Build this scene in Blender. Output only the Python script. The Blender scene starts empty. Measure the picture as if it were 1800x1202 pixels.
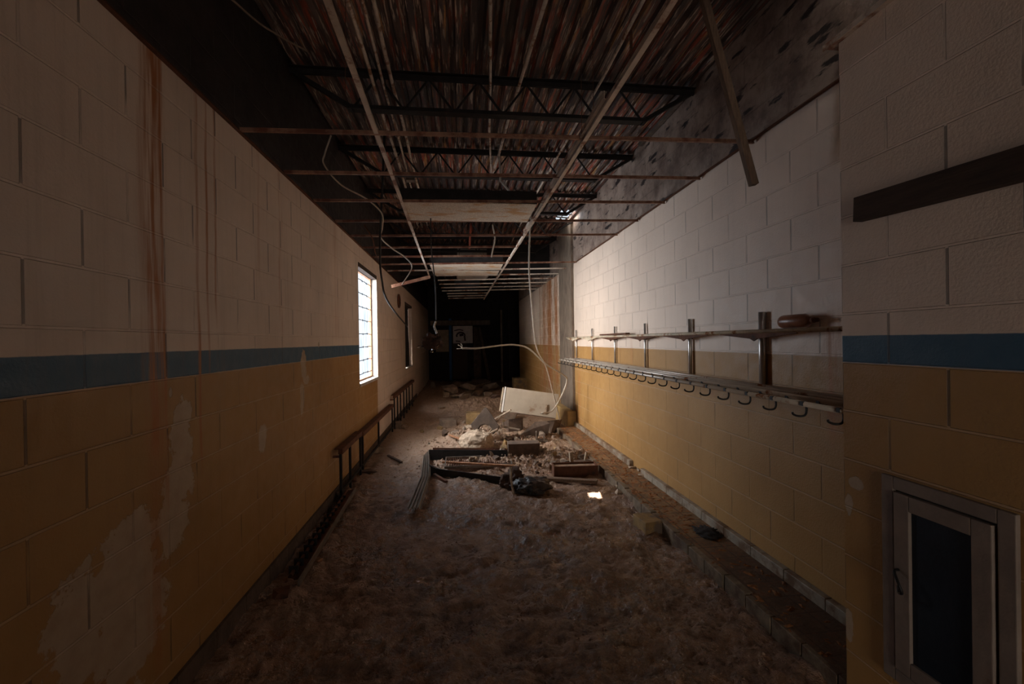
import bpy, bmesh, math, random
from mathutils import Vector, Matrix, noise
C = bpy.context.scene.collection
PI = math.pi
F = 765.0; H = 1.54
YAW = math.atan(90/F); ROLL = math.radians(.85); PITCH = -2.3/F
fw = Vector((math.sin(YAW)*math.cos(PITCH), math.cos(YAW)*math.cos(PITCH), math.sin(PITCH)))
rt = Vector((math.cos(YAW), -math.sin(YAW), 0)); up = rt.cross(fw)
cr, sr = math.cos(ROLL), math.sin(ROLL)
R_ = cr*rt - sr*up; U_ = sr*rt + cr*up
EYE = Vector((0, 0, H))
# where a measured point of the photograph lies on a known wall, floor or depth plane
def ray(px, py): return fw + R_*((px-900)/F) - U_*((py-601)/F)
def onX(px, py, X): d = ray(px, py); return EYE + d*(X/d.x)
def onY(px, py, Y): d = ray(px, py); return EYE + d*(Y/d.y)
def onZ(px, py, Z=0.0): d = ray(px, py); return EYE + d*((Z-H)/d.z)

WL, WR, WN = -1.233, 1.945, 1.586     # left wall, right wall, near pier faces
DECK = 3.62; GRID = 2.765; YE = 17.0; YB = -5.0; YS = .2      # rear wall of the added dark hall behind; where the corridor starts

# ---------------------------------------------------------------- materials
class NT:
    def __init__(s, name):
        s.m = bpy.data.materials.new(name); s.m.use_nodes = True
        s.t = s.m.node_tree; s.n = s.t.nodes; s.l = s.t.links
        s.b = s.n['Principled BSDF']; s.out = s.n['Material Output']
        s.co = s.n.new('ShaderNodeTexCoord').outputs['Object']
        s.sep = s.n.new('ShaderNodeSeparateXYZ'); s.l.new(s.co, s.sep.inputs[0])
        s.X, s.Y, s.Z = s.sep.outputs
    def put(s, sock, v):
        if hasattr(v, 'is_output'): s.l.new(v, sock)
        elif v is not None:
            if isinstance(v, (tuple, list)) and len(v) == 3 and sock.type == 'RGBA': v = (*v, 1)
            sock.default_value = v
    def M(s, op, a, b=None, c=None, clamp=False):
        n = s.n.new('ShaderNodeMath'); n.operation = op; n.use_clamp = clamp
        s.put(n.inputs[0], a); s.put(n.inputs[1], b); s.put(n.inputs[2], c); return n.outputs[0]
    def mix(s, f, a, b, mode='MIX'):
        n = s.n.new('ShaderNodeMix'); n.data_type = 'RGBA'; n.blend_type = mode
        s.put(n.inputs[0], f); s.put(n.inputs[6], a); s.put(n.inputs[7], b); return n.outputs[2]
    def comb(s, x, y, z):
        n = s.n.new('ShaderNodeCombineXYZ')
        for i, v in enumerate((x, y, z)): s.put(n.inputs[i], v)
        return n.outputs[0]
    def noise(s, scale, detail=3, vec=None, rough=.55, dist=0):
        n = s.n.new('ShaderNodeTexNoise'); s.put(n.inputs['Vector'], vec or s.co)
        n.inputs['Scale'].default_value = scale; n.inputs['Detail'].default_value = detail
        n.inputs['Roughness'].default_value = rough; n.inputs['Distortion'].default_value = dist
        return n.outputs[0]
    def step(s, v, a, b, lo=0., hi=1.):
        n = s.n.new('ShaderNodeMapRange'); n.interpolation_type = 'SMOOTHSTEP'
        s.put(n.inputs[0], v)
        for i, q in enumerate((a, b, lo, hi)): n.inputs[i+1].default_value = q
        return n.outputs[0]
    def scaled(s, sx, sy, sz):
        n = s.n.new('ShaderNodeMapping'); s.l.new(s.co, n.inputs[0]); n.inputs['Scale'].default_value = (sx, sy, sz)
        return n.outputs[0]
    def bump(s, h, dist=.005, strength=1., prev=None):
        n = s.n.new('ShaderNodeBump'); n.inputs['Distance'].default_value = dist; n.inputs['Strength'].default_value = strength
        s.put(n.inputs['Height'], h)
        if prev is not None: s.l.new(prev, n.inputs['Normal'])
        return n.outputs[0]
    def done(s, col, rough=.6, metal=0., normal=None, spec=.5):
        s.put(s.b.inputs['Base Color'], col); s.put(s.b.inputs['Roughness'], rough)
        s.put(s.b.inputs['Metallic'], metal); s.b.inputs['Specular IOR Level'].default_value = spec
        if normal is not None: s.l.new(normal, s.b.inputs['Normal'])
        return s.m

WHITE = (.80, .64, .52); TAN = (.43, .235, .08); BLUE = (.045, .115, .185); RUST = (.42, .15, .04)

def blocks(s, a, b, z, m=.0055, sm=.35):
    n = s.n.new('ShaderNodeTexBrick'); s.put(n.inputs['Vector'], s.comb(a, z, 0.0))
    n.offset = .5; n.offset_frequency = 2
    n.inputs['Color1'].default_value = (1,1,1,1); n.inputs['Color2'].default_value = (.93,.93,.93,1)
    n.inputs['Mortar'].default_value = (0,0,0,1)
    n.inputs['Scale'].default_value = 1; n.inputs['Mortar Size'].default_value = m
    n.inputs['Mortar Smooth'].default_value = sm
    n.inputs['Brick Width'].default_value = .4; n.inputs['Row Height'].default_value = .2
    return n.outputs['Color'], n.outputs['Fac']

def patch(s, y, z, a, b, amp=.9, axis=None):
    ax = axis if axis is not None else s.Y
    dy = s.M('DIVIDE', s.M('SUBTRACT', ax, y), a); dz = s.M('DIVIDE', s.M('SUBTRACT', s.Z, z), b)
    d = s.M('SQRT', s.M('ADD', s.M('MULTIPLY', dy, dy), s.M('MULTIPLY', dz, dz)))
    n = s.M('MULTIPLY', s.M('SUBTRACT', s.pn, .5), amp*2.2)
    return s.step(s.M('ADD', d, n), .96, .86)
def streak(s, y, w, z0, z1, k=1., axis=None):
    ax = axis if axis is not None else s.Y
    ax = s.M('ADD', ax, s.M('MULTIPLY', s.M('SUBTRACT', s.wob, .5), w*1.2+.02))
    d = s.M('DIVIDE', s.M('ABSOLUTE', s.M('SUBTRACT', ax, y)), w)
    f = s.step(d, 1.0, .1)
    f = s.M('MULTIPLY', f, s.step(s.Z, z0-.12, z0+.12)); f = s.M('MULTIPLY', f, s.step(s.Z, z1+.1, z1-.1))
    return s.M('MULTIPLY', f, s.M('MULTIPLY', s.step(s.stn, .3, .62), k))

def wall_mat(name, yoff, zoff, ztan, zblue, yend=None, streaks=(), patches=(), top=None, pit=.5, ystart_peel=None, grime=.16, vjs=.6, ybands=None, white=WHITE, topc=((.36, .27, .215), (.15, .10, .08))):
    s = NT(name)
    s.pn = s.noise(9, 6, rough=.7); s.wob = s.noise(2.2, 3)
    s.stn = s.noise(1, 4, s.scaled(3, 26, 1.3), .65)
    ycoord = s.M('SUBTRACT', s.Y, yoff); zc = s.M('SUBTRACT', s.Z, zoff)
    bc, bf = blocks(s, ycoord, None, zc)
    big = s.noise(1.3, 4); mid = s.noise(14, 4)
    w = s.mix(s.step(big, .35, .7), white, tuple(c*.86 for c in white))
    t = s.mix(s.step(big, .35, .7), TAN, (TAN[0]*.86, TAN[1]*.82, TAN[2]*.75))
    edge = s.M('ADD', s.Z, s.M('MULTIPLY', s.M('SUBTRACT', mid, .5), .006))
    is_t = s.step(edge, ztan+.002, ztan-.002)
    if yend is not None:
        is_t = s.M('MULTIPLY', is_t, s.step(s.Y, yend+.01, yend-.01))
    col = s.mix(is_t, w, t)
    if zblue:
        fb = s.M('MULTIPLY', s.step(edge, ztan-.002, ztan+.002), s.step(edge, zblue+.002, zblue-.002))
        if yend is not None: fb = s.M('MULTIPLY', fb, s.step(s.Y, yend+.01, yend-.01))
        col = s.mix(fb, col, BLUE)
    # mild grime
    col = s.mix(s.step(s.stn, .45, .8, 0, grime), col, (.2, .11, .06))
    pm = None
    for p in patches:
        f = patch(s, *p); pm = f if pm is None else s.M('MAXIMUM', pm, f)
    if ystart_peel is not None:
        f = s.M('MULTIPLY', s.step(s.noise(9, 7, s.scaled(1, 1.6, .6), .75), .50, .56), s.step(s.Y, ystart_peel, ystart_peel+.1))
        f = s.M('MULTIPLY', f, s.step(s.Y, ystart_peel+2.6, ystart_peel+1.8))
        pm = f if pm is None else s.M('MAXIMUM', pm, f)
    if pm is not None:
        col = s.mix(pm, col, s.mix(mid, (.56, .42, .29), (.38, .26, .17)))
    sm = None
    for q in streaks:
        f = streak(s, *q); sm = f if sm is None else s.M('MAXIMUM', sm, f)
    if sm is not None: col = s.mix(s.M('MULTIPLY', sm, .85), col, RUST)
    col = s.mix(s.M('MULTIPLY', bf, s.step(mid, .3, .7, .0, .12)), col, (.09, .05, .035))
    fz = s.M('ABSOLUTE', s.M('SUBTRACT', s.M('FRACT', s.M('DIVIDE', zc, .2)), .5))     # open upright joints, some of them raked out dark
    vj = s.M('MULTIPLY', s.step(fz, .465, .455), s.M('MULTIPLY', bf, s.step(s.noise(1.9, 2), .44, .54)))
    col = s.mix(s.M('MULTIPLY', vj, vjs), col, (.05, .035, .03))
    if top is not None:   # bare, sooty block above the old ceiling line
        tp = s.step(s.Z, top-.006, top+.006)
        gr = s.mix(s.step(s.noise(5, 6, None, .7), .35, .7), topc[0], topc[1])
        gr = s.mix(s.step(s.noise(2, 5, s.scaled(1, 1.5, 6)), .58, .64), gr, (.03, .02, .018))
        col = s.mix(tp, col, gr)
    h = s.M('SUBTRACT', 1., bf)
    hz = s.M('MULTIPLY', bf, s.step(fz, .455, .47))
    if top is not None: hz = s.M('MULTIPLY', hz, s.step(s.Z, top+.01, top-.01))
    col = s.mix(s.M('MULTIPLY', hz, .5), col, s.mix(1., col, (.25, .22, .2), 'ADD'))  # light on the joint lips painted in: horizontal joints tinted paler
    nrm = s.bump(h, .005, 1.)
    nrm = s.bump(s.noise(95, 3, None, .6), .0025, pit, nrm)
    nrm = s.bump(s.noise(9, 4), .006, .35, nrm)
    if pm is not None: nrm = s.bump(s.M('SUBTRACT', 1., pm), .002, 1., nrm)
    return s.done(col, s.step(mid, .2, .8, .42, .62), 0, nrm, .45)

def simple(name, col, rough=.7, metal=0., var=.35, scale=6, bump=.003, bscale=30, tint=None, tint_amt=(.55, .7), spec=.4, stretch=None):
    s = NT(name); v = s.scaled(*stretch) if stretch else None
    n = s.noise(scale, 5, v, .65)
    c = s.mix(s.step(n, .3, .7), col, tuple(k*(1-var) for k in col))
    if tint: c = s.mix(s.step(s.noise(scale*.6+1, 6, v, .7), *tint_amt), c, tint)
    return s.done(c, rough, metal, s.bump(s.noise(bscale, 4, v), bump, .8), spec)

MT = {}
MT['rust'] = simple('rusty_steel', (.16, .06, .028), .75, .25, .5, 12, tint=(.05, .03, .022))
MT['dsteel'] = simple('dark_steel', (.03, .024, .022), .7, .3, .5, 10, tint=(.09, .04, .025), tint_amt=(.6, .75))
MT['tee'] = simple('ceiling_tee_steel', (.72, .60, .49), .45, .15, .3, 5, .001, tint=(.25, .10, .05), tint_amt=(.5, .62))
MT['teer'] = simple('rusted_tee_steel', (.42, .23, .15), .55, .15, .4, 9, .001, tint=(.16, .055, .03), tint_amt=(.42, .6))
MT['pipe'] = simple('galvanised_conduit', (.66, .55, .45), .45, .15, .3, 14, .001, tint=(.24, .11, .05), tint_amt=(.5, .6))
MT['chrome'] = simple('dull_chrome', (.66, .63, .60), .33, .8, .2, 6, .0004, tint=(.35, .26, .2), tint_amt=(.62, .75))
MT['rackrail'] = simple('rack_tube_metal', (.72, .62, .52), .35, .25, .2, 5, .0006, tint=(.30, .11, .04), tint_amt=(.58, .65))
MT['black'] = simple('black_steel', (.018, .015, .014), .45, .2, .3)
MT['cream'] = simple('cream_rail_paint', (.72, .60, .44), .5, 0, .3, 9, tint=(.3, .12, .04), tint_amt=(.52, .6))
MT['wood'] = simple('weathered_wood', (.20, .125, .08), .8, 0, .45, 3, .002, 10, stretch=(30, 30, 2.5))
MT['dwood'] = simple('dark_wood', (.075, .045, .032), .8, 0, .4, 3, .002, 10, stretch=(14, 2, 14))
MT['owood'] = simple('orange_wood', (.42, .20, .10), .7, 0, .4, 5, .001, stretch=(8, 8, 1.5))
MT['white'] = simple('white_paint', (.62, .56, .50), .6, 0, .25, 6, tint=(.35, .22, .14), tint_amt=(.58, .7))
MT['enamel'] = simple('dusty_grey_enamel', (.36, .285, .21), .5, 0, .18, 4, .001, tint=(.20, .12, .07), tint_amt=(.56, .72))
MT['conc'] = simple('grey_concrete', (.30, .215, .155), .9, 0, .4, 8, .006, 40)
MT['concd'] = simple('dirty_concrete', (.14, .09, .063), .9, 0, .5, 8, .006, 40)
MT['colc'] = simple('bare_column_concrete', (.22, .16, .115), .85, 0, .45, 5, .004, 30, tint=(.09, .06, .045), stretch=(2, 2, .7))
MT['plaster'] = simple('pale_plaster', (.46, .34, .24), .9, 0, .45, 14, .02, 30, tint=(.20, .12, .07))
MT['tanblk'] = simple('tan_painted_block', (.36, .22, .09), .75, 0, .4, 9, .004, 40, tint=(.16, .11, .08), tint_amt=(.48, .6))
MT['bag'] = simple('black_plastic', (.012, .010, .009), .5, 0, .3, 9, .006, 20, tint=(.07, .042, .028), tint_amt=(.45, .55))
MT['wcable'] = simple('white_cable', (.55, .47, .38), .5, 0, .25, 20)
MT['bcable'] = simple('black_cable', (.02, .016, .015), .5)
MT['alu'] = simple('dull_aluminium', (.27, .22, .18), .45, .6, .35, 9, .001, tint=(.12, .07, .05))
MT['alu2'] = simple('grey_duct_sheet', (.36, .32, .28), .6, .2, .3, 6)
MT['hood'] = simple('sooty_hood_metal', (.10, .065, .045), .6, .2, .5, 8, .002)
MT['tanl'] = simple('bright_tan_block', (.55, .36, .15), .75, 0, .3, 9, .004, 40, tint=(.22, .15, .1), tint_amt=(.58, .66))
MT['navy'] = simple('dark_blue_panel', (.012, .02, .032), .5, 0, .3)
MT['acwhite'] = simple('aged_white_frame', (.26, .195, .155), .6, 0, .25, 8, tint=(.18, .11, .08), tint_amt=(.6, .75))
MT['redrod'] = simple('red_primer_steel', (.35, .07, .035), .7)
MT['insul'] = simple('dirty_insulation', (.10, .05, .032), .9, 0, .6, 18, .01, 50, tint=(.02, .014, .012))
MT['foil'] = simple('crumpled_foil', (.5, .45, .42), .2, .9, .3, 25, .006, 60)
MT['tile'] = simple('pale_glazed_tile', (.40, .33, .25), .5, 0, .3, 8, .002, tint=(.16, .09, .05), tint_amt=(.42, .62))
MT['edge'] = simple('dirty_edge_tile', (.26, .19, .125), .6, 0, .5, 9, .003, tint=(.09, .05, .03), tint_amt=(.42, .62))
MT['bottle'] = simple('dirty_amber_plastic', (.33, .13, .07), .3, 0, .4, 12, .001, tint=(.5, .33, .22))
MT['paper'] = simple('stained_white_paper', (.75, .66, .62), .8, 0, .2)
MT['dark'] = simple('dark_board', (.03, .024, .022), .9, 0, .4)
MT['tanp'] = simple('tan_door_panel', (.45, .33, .22), .7, 0, .3)
MT['bluep'] = simple('faded_blue_paint', (.03, .13, .32), .6)

def lens_mat():
    s = NT('stippled_lens_panel')
    c = s.mix(s.step(s.noise(110, 2), .35, .65), (.80, .70, .57), (.50, .42, .33))
    c = s.mix(s.step(s.noise(3.2, 5, s.scaled(1, 2.4, 1), .6), .5, .62, 0, .85), c, (.55, .28, .09))
    c = s.mix(s.step(s.noise(9, 4), .70, .74), c, (.3, .08, .03))
    return s.done(c, .6, 0, s.bump(s.noise(110, 2), .003, 1))
MT['lens'] = lens_mat()

def deck_mat():
    s = NT('rusted_roof_deck')
    a = s.noise(16, 5, s.scaled(1, .12, 1), .7); b = s.noise(30, 4, s.scaled(1, .05, 1), .7); d = s.noise(64, 3, s.scaled(1, .06, 1), .6)
    c = s.mix(s.step(a, .38, .62), (.075, .048, .042), (.20, .13, .10))
    c = s.mix(s.step(b, .52, .60), c, (.50, .10, .045))
    c = s.mix(s.step(s.noise(13, 5, s.scaled(1.3, .1, 1), .7), .58, .64), c, (.60, .30, .10))
    c = s.mix(s.step(d, .57, .61), c, (.74, .60, .48))  # thin pale streaks painted as light caught along the ribs
    c = s.mix(s.step(s.noise(1.1, 3), .42, .6, .12, .75), c, (.035, .026, .024))
    c = s.mix(.15, c, (.02, .015, .012))
    return s.done(c, .6, .1, s.bump(s.noise(60, 4, s.scaled(1, .16, 1)), .002, .7))
MT['deck'] = deck_mat()

def mud_mat():
    s = NT('wet_mud_floor')
    big = s.noise(1.1, 5, None, .6); mid = s.noise(9, 6, None, .68); fine = s.noise(60, 4, None, .7)
    c = s.mix(s.step(mid, .3, .7), (.35, .19, .105), (.11, .055, .032))
    c = s.mix(s.step(big, .42, .66, 0, .7), c, (.35, .20, .12))
    c = s.mix(s.step(fine, .6, .72, 0, .6), c, (.33, .21, .135))
    c = s.mix(s.step(s.Y, 3.9, 7.2, 0, .8), c, (.44, .285, .185))  # brighter light around the heap painted in as a paler mud colour
    wet = s.M('MULTIPLY', s.step(s.noise(1.7, 4), .40, .58), s.step(s.Y, 6.5, 5.0))
    r = s.M('SUBTRACT', s.step(mid, .3, .7, .46, .7), s.M('MULTIPLY', wet, .34))
    nrm = s.bump(mid, .05, 1.); nrm = s.bump(s.noise(38, 3, None, .6), .016, .8, nrm)
    return s.done(c, r, 0, nrm, .8)
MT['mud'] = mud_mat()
def rubble_mat():
    s = NT('crumbled_masonry_dust')
    n = s.noise(18, 6, None, .7)
    c = s.mix(s.step(n, .3, .7), (.36, .22, .135), (.16, .09, .06))
    c = s.mix(s.step(s.noise(5, 3), .5, .7, 0, .7), c, (.46, .36, .27))
    return s.done(c, .92, 0, s.bump(s.noise(40, 5), .012, 1))
MT['rub'] = rubble_mat()
def ledge_mat():
    s = NT('rust_littered_quarry_tile')
    n = s.n.new('ShaderNodeTexBrick'); s.put(n.inputs['Vector'], s.comb(s.Y, s.X, 0.)); n.offset = .0
    n.inputs['Scale'].default_value = 1; n.inputs['Brick Width'].default_value = .15; n.inputs['Row Height'].default_value = .15
    n.inputs['Mortar Size'].default_value = .006
    c = s.mix(s.step(s.noise(9, 5, None, .7), .35, .65), (.33, .185, .08), (.16, .085, .04))
    c = s.mix(s.M('MULTIPLY', n.outputs['Fac'], .7), c, (.06, .035, .02))
    c = s.mix(s.step(s.noise(22, 6, None, .75), .54, .62), c, (.36, .11, .025))
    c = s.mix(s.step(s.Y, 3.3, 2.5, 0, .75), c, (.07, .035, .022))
    nrm = s.bump(s.noise(28, 5, None, .7), .012, .9)
    return s.done(c, .75, 0, s.bump(s.M('SUBTRACT', 1., n.outputs['Fac']), .004, .8, nrm))
MT['ledge'] = ledge_mat()

def pane_mat():
    s = NT('hazy_window_plastic')
    tr = s.n.new('ShaderNodeBsdfTransparent'); tl = s.n.new('ShaderNodeBsdfTranslucent'); mx = s.n.new('ShaderNodeMixShader')
    s.put(tr.inputs[0], (.93, .96, 1.)); s.put(tl.inputs[0], (.9, .95, 1.))
    s.put(mx.inputs[0], s.step(s.noise(3, 4, s.scaled(1, 12, 1)), .4, .7, .0, .03))
    s.l.new(tr.outputs[0], mx.inputs[1]); s.l.new(tl.outputs[0], mx.inputs[2]); s.l.new(mx.outputs[0], s.out.inputs[0])
    return s.m
MT['pane'] = pane_mat()

L = [onX(x, y, WL) for x, y in ((324, 722), (320, 790), (312, 850), (306, 918), (232, 952), (228, 1060), (140, 1110), (462, 768), (540, 668), (534, 640), (531, 700), (205, 1010), (300, 690), (560, 606))]
sz = [(.05, .06), (.07, .13), (.09, .10), (.09, .12), (.09, .09), (.17, .26), (.10, .17), (.05, .07), (.05, .03), (.05, .12), (.04, .12), (.07, .12), (.012, .02), (.015, .02)]
stp = [(p.y, p.z, a*1.25, b*1.25) for p, (a, b) in zip(L, sz)]
def yx(x, y, X=WL): return onX(x, y, X).y
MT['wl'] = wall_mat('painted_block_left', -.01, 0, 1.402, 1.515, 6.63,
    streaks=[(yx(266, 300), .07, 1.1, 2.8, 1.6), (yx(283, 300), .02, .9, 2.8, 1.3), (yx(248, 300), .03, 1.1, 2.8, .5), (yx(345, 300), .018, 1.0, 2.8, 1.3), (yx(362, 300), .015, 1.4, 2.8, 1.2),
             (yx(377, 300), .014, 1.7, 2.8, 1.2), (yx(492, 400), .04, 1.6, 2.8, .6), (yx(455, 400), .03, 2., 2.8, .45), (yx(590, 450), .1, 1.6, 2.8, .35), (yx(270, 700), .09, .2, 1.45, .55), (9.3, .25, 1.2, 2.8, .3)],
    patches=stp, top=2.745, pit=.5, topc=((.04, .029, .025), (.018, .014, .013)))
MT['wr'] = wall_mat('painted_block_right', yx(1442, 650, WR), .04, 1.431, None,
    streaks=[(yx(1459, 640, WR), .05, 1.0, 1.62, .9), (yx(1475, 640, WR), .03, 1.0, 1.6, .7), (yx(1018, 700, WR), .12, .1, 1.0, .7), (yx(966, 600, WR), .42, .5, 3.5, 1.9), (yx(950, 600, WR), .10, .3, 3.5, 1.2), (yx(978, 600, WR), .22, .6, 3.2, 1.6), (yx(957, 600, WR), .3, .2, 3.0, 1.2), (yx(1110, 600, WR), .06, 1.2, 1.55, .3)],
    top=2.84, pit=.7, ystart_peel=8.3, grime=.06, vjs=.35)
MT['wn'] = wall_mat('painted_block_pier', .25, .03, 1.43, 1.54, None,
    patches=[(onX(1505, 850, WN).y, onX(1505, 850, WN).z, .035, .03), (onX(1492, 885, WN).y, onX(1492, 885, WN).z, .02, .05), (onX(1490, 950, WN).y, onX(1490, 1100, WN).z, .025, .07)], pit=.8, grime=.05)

# ---------------------------------------------------------------- mesh helpers
def obj(name, bm, mat, parent=None, smooth=False, bevel=0):
    bmesh.ops.recalc_face_normals(bm, faces=bm.faces)
    me = bpy.data.meshes.new(name); bm.to_mesh(me); bm.free()
    if smooth:
        for p in me.polygons: p.use_smooth = True
    o = bpy.data.objects.new(name, me); C.objects.link(o); me.materials.append(MT[mat] if isinstance(mat, str) else mat)
    if parent is not None: o.parent = parent
    if bevel:
        b = o.modifiers.new('edge', 'BEVEL'); b.width = bevel; b.segments = 2; b.limit_method = 'ANGLE'
    return o
def tag(o, label=None, cat=None, group=None, kind=None):
    if label: o['label'] = label
    if cat: o['category'] = cat
    if group: o['group'] = group
    if kind: o['kind'] = kind
    return o
def thing(name, label, cat, loc=(0, 0, 0), rot=(0, 0, 0), group=None):
    o = bpy.data.objects.new(name, None); C.objects.link(o); o.location = loc; o.rotation_euler = rot; o.empty_display_size = .1
    return tag(o, label, cat, group)
def NB(): return bmesh.new()
def box(bm, x0, x1, y0, y1, z0, z1, mat=None):
    v = [Vector((x, y, z)) for x in (x0, x1) for y in (y0, y1) for z in (z0, z1)]
    if mat is not None: v = [mat @ p for p in v]
    v = [bm.verts.new(p) for p in v]
    for f in ((0,1,3,2), (4,6,7,5), (0,4,5,1), (2,3,7,6), (0,2,6,4), (1,5,7,3)): bm.faces.new([v[i] for i in f])
    return bm
def bar(bm, a, b, w, h, upv=Vector((0, 0, 1))):
    a = Vector(a); b = Vector(b); d = (b-a); n = d.normalized()
    s = n.cross(upv)
    if s.length < 1e-4: s = n.cross(Vector((1, 0, 0)))
    s.normalize(); u = s.cross(n)
    q = [(-.5, -.5), (.5, -.5), (.5, .5), (-.5, .5)]
    A = [bm.verts.new(a+s*w*i+u*h*j) for i, j in q]; B = [bm.verts.new(b+s*w*i+u*h*j) for i, j in q]
    for i in range(4): bm.faces.new((A[i], A[(i+1) % 4], B[(i+1) % 4], B[i]))
    bm.faces.new(A[::-1]); bm.faces.new(B); return bm
def tube(bm, pts, r, seg=10, rs=None):
    pts = [Vector(p) for p in pts]; rings = []; ref = None
    for i, p in enumerate(pts):
        t = (pts[min(i+1, len(pts)-1)]-pts[max(i-1, 0)]).normalized()
        if ref is None: ref = t.orthogonal().normalized()
        ref = (ref - t*ref.dot(t)).normalized(); s = t.cross(ref); rr = rs[i] if rs else r
        rings.append([bm.verts.new(p+(ref*math.cos(a)+s*math.sin(a))*rr) for a in [2*PI*k/seg for k in range(seg)]])
    for A, B in zip(rings, rings[1:]):
        for k in range(seg): bm.faces.new((A[k], A[(k+1) % seg], B[(k+1) % seg], B[k]))
    bm.faces.new(rings[0][::-1]); bm.faces.new(rings[-1]); return bm
def spline(P, n=10):
    P = [Vector(p) for p in P]; P = [P[0]*2-P[1]]+P+[P[-1]*2-P[-2]]; out = []
    for i in range(1, len(P)-2):
        a, b, c, d = P[i-1:i+3]
        for k in range(n):
            t = k/n
            out.append(.5*((2*b)+(c-a)*t+(2*a-5*b+4*c-d)*t*t+(3*b-a-3*c+d)*t**3))
    out.append(P[-2]); return out
def grid_box(name, x0, x1, y0, y1, z0, z1, mat, parent=None): return obj(name, box(NB(), x0, x1, y0, y1, z0, z1), mat, parent)
def hull(bm, pts):
    vs = [bm.verts.new(p) for p in pts]
    r = bmesh.ops.convex_hull(bm, input=vs)
    junk = list({v for v in r['geom_interior']+r['geom_unused'] if isinstance(v, bmesh.types.BMVert)})
    if junk: bmesh.ops.delete(bm, geom=junk, context='VERTS')
    return bm
def chunk_bm(rnd, sx, sy, sz, n=14):
    pts = []
    for i in range(n):
        v = Vector((rnd.uniform(-1, 1), rnd.uniform(-1, 1), rnd.uniform(-1, 1)))
        m = max(abs(v.x), abs(v.y), abs(v.z)); v = v/m*rnd.uniform(.75, 1)
        pts.append(Vector((v.x*sx/2, v.y*sy/2, v.z*sz/2+sz/2*.8)))
    return hull(NB(), pts)
def lumpy(bm, r, seed, amp, sub=4, sc=(1, 1, 1), fr=3., flat=None):
    g = bmesh.ops.create_icosphere(bm, subdivisions=sub, radius=1)
    for v in g['verts']:
        p = v.co.copy(); k = 1+amp*noise.fractal(p*fr+Vector((seed, seed*2, 0)), .8, 2.1, 5)
        v.co = Vector((p.x*sc[0], p.y*sc[1], p.z*sc[2]))*r*k
        if flat is not None and v.co.z < flat: v.co.z = flat
    return bm

# ---------------------------------------------------------------- setting: floor
mounds = [  # px, py on floor, radius x, radius y, height
    (845, 768, .34, .42, .13), (800, 775, .38, .3, .10), (930, 772, .5, .45, .07), (840, 745, .5, .5, .09), (960, 808, .75, .24, .09),
    (870, 808, .7, .3, .06), (860, 835, .5, .16, .035), (1000, 800, .3, .25, .06), (850, 705, .9, .8, .10), (800, 690, .8, 1.0, .10), (745, 672, .5, 1.2, .05)]
MW = [(onZ(x, y, .03), a, b, h) for x, y, a, b, h in mounds]
def height(x, y):
    p = Vector((x, y, 0))
    h = .030*noise.fractal(p*1.3, 1., 2., 4) + .034*noise.fractal(p*4+Vector((3, 1, 0)), .9, 2., 4)
    h += .018*noise.turbulence(p*11, 3, True)-.009 + .007*noise.fractal(p*34, .7, 2., 2)
    k = 0
    for c, a, b, m in MW:
        k += m*math.exp(-((x-c.x)/a)**2-((y-c.y)/b)**2)
    h += k*(1+.32*noise.fractal(p*14, .6, 2., 4))
    if x < -.75: h += .03*min(1, (-.75-x)/.4)
    return max(-.03, h)
ys = [YB, -3.5, -2, -1, -.4, 0, .2, .35, .5]
while ys[-1] < YE: ys.append(ys[-1]+max(.0135, .0045*max(ys[-1], 0)))
xs = [-4.1, -3, -2] + [WL-.02 + .0155*i for i in range(int((1.62-WL)/.0155)+1)] + [1.75, 1.95, 2.5, 3.6, 4.6]
bm = NB(); V = [[bm.verts.new((x, y, height(x, y))) for x in xs] for y in ys]
for j in range(len(ys)-1):
    for i in range(len(xs)-1):
        if xs[i+1] < WL and ys[j] > .5: continue
        bm.faces.new((V[j][i], V[j][i+1], V[j+1][i+1], V[j+1][i]))
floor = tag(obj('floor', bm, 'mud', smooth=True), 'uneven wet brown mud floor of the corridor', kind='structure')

# ---------------------------------------------------------------- walls
WT = .24
W1 = (5.50, 6.66, 1.03, 2.53); W2 = (9.95, 11.3, .95, 2.45)
bm = NB()
def wl(y0, y1, z0, z1): box(bm, WL-.122, WL, y0, y1, z0, z1)
wl(YS, W1[0], -.1, DECK+.05); wl(W1[0], W1[1], -.1, W1[2]); wl(W1[0], W1[1], W1[3], DECK+.05)
wl(W1[1], W2[0], -.1, DECK+.05); wl(W2[0], W2[1], -.1, W2[2]); wl(W2[0], W2[1], W2[3], DECK+.05); wl(W2[1], YE, -.1, DECK+.05)
tag(obj('wall_left', bm, 'wl'), kind='structure')
tag(grid_box('wall_right', WR, WR+WT, YS, 14.4, -.1, DECK+.05, 'wr'), kind='structure')
tag(grid_box('wall_pier', WN, WR-.001, YS, 1.647, -.1, 2.76, 'wn'), 'near projecting block pier painted white, blue and tan', kind='structure')
bm = NB(); DX = (-.35, .95, 2.15)   # dark hall added behind the camera; its open entrance lets in fill light
box(bm, -4.2, DX[0], YB-.2, YB, -.1, DECK+.05); box(bm, DX[1], 4.7, YB-.2, YB, -.1, DECK+.05); box(bm, DX[0], DX[1], YB-.2, YB, DX[2], DECK+.05)
tag(obj('wall_added_back', bm, 'dark'), kind='structure')
bm = NB(); box(bm, -4.2, -4.0, YB, YS+.2, -.1, DECK+.05); box(bm, 4.5, 4.7, YB, YS+.2, -.1, DECK+.05)
box(bm, -4.0, WL-.122, YS, YS+.2, -.1, DECK+.05); box(bm, WR+WT, 4.5, YS, YS+.2, -.1, DECK+.05)
tag(obj('wall_added_hall', bm, 'dark'), kind='structure')  # unseen walls of the added hall, dark to soak up bounce
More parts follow.
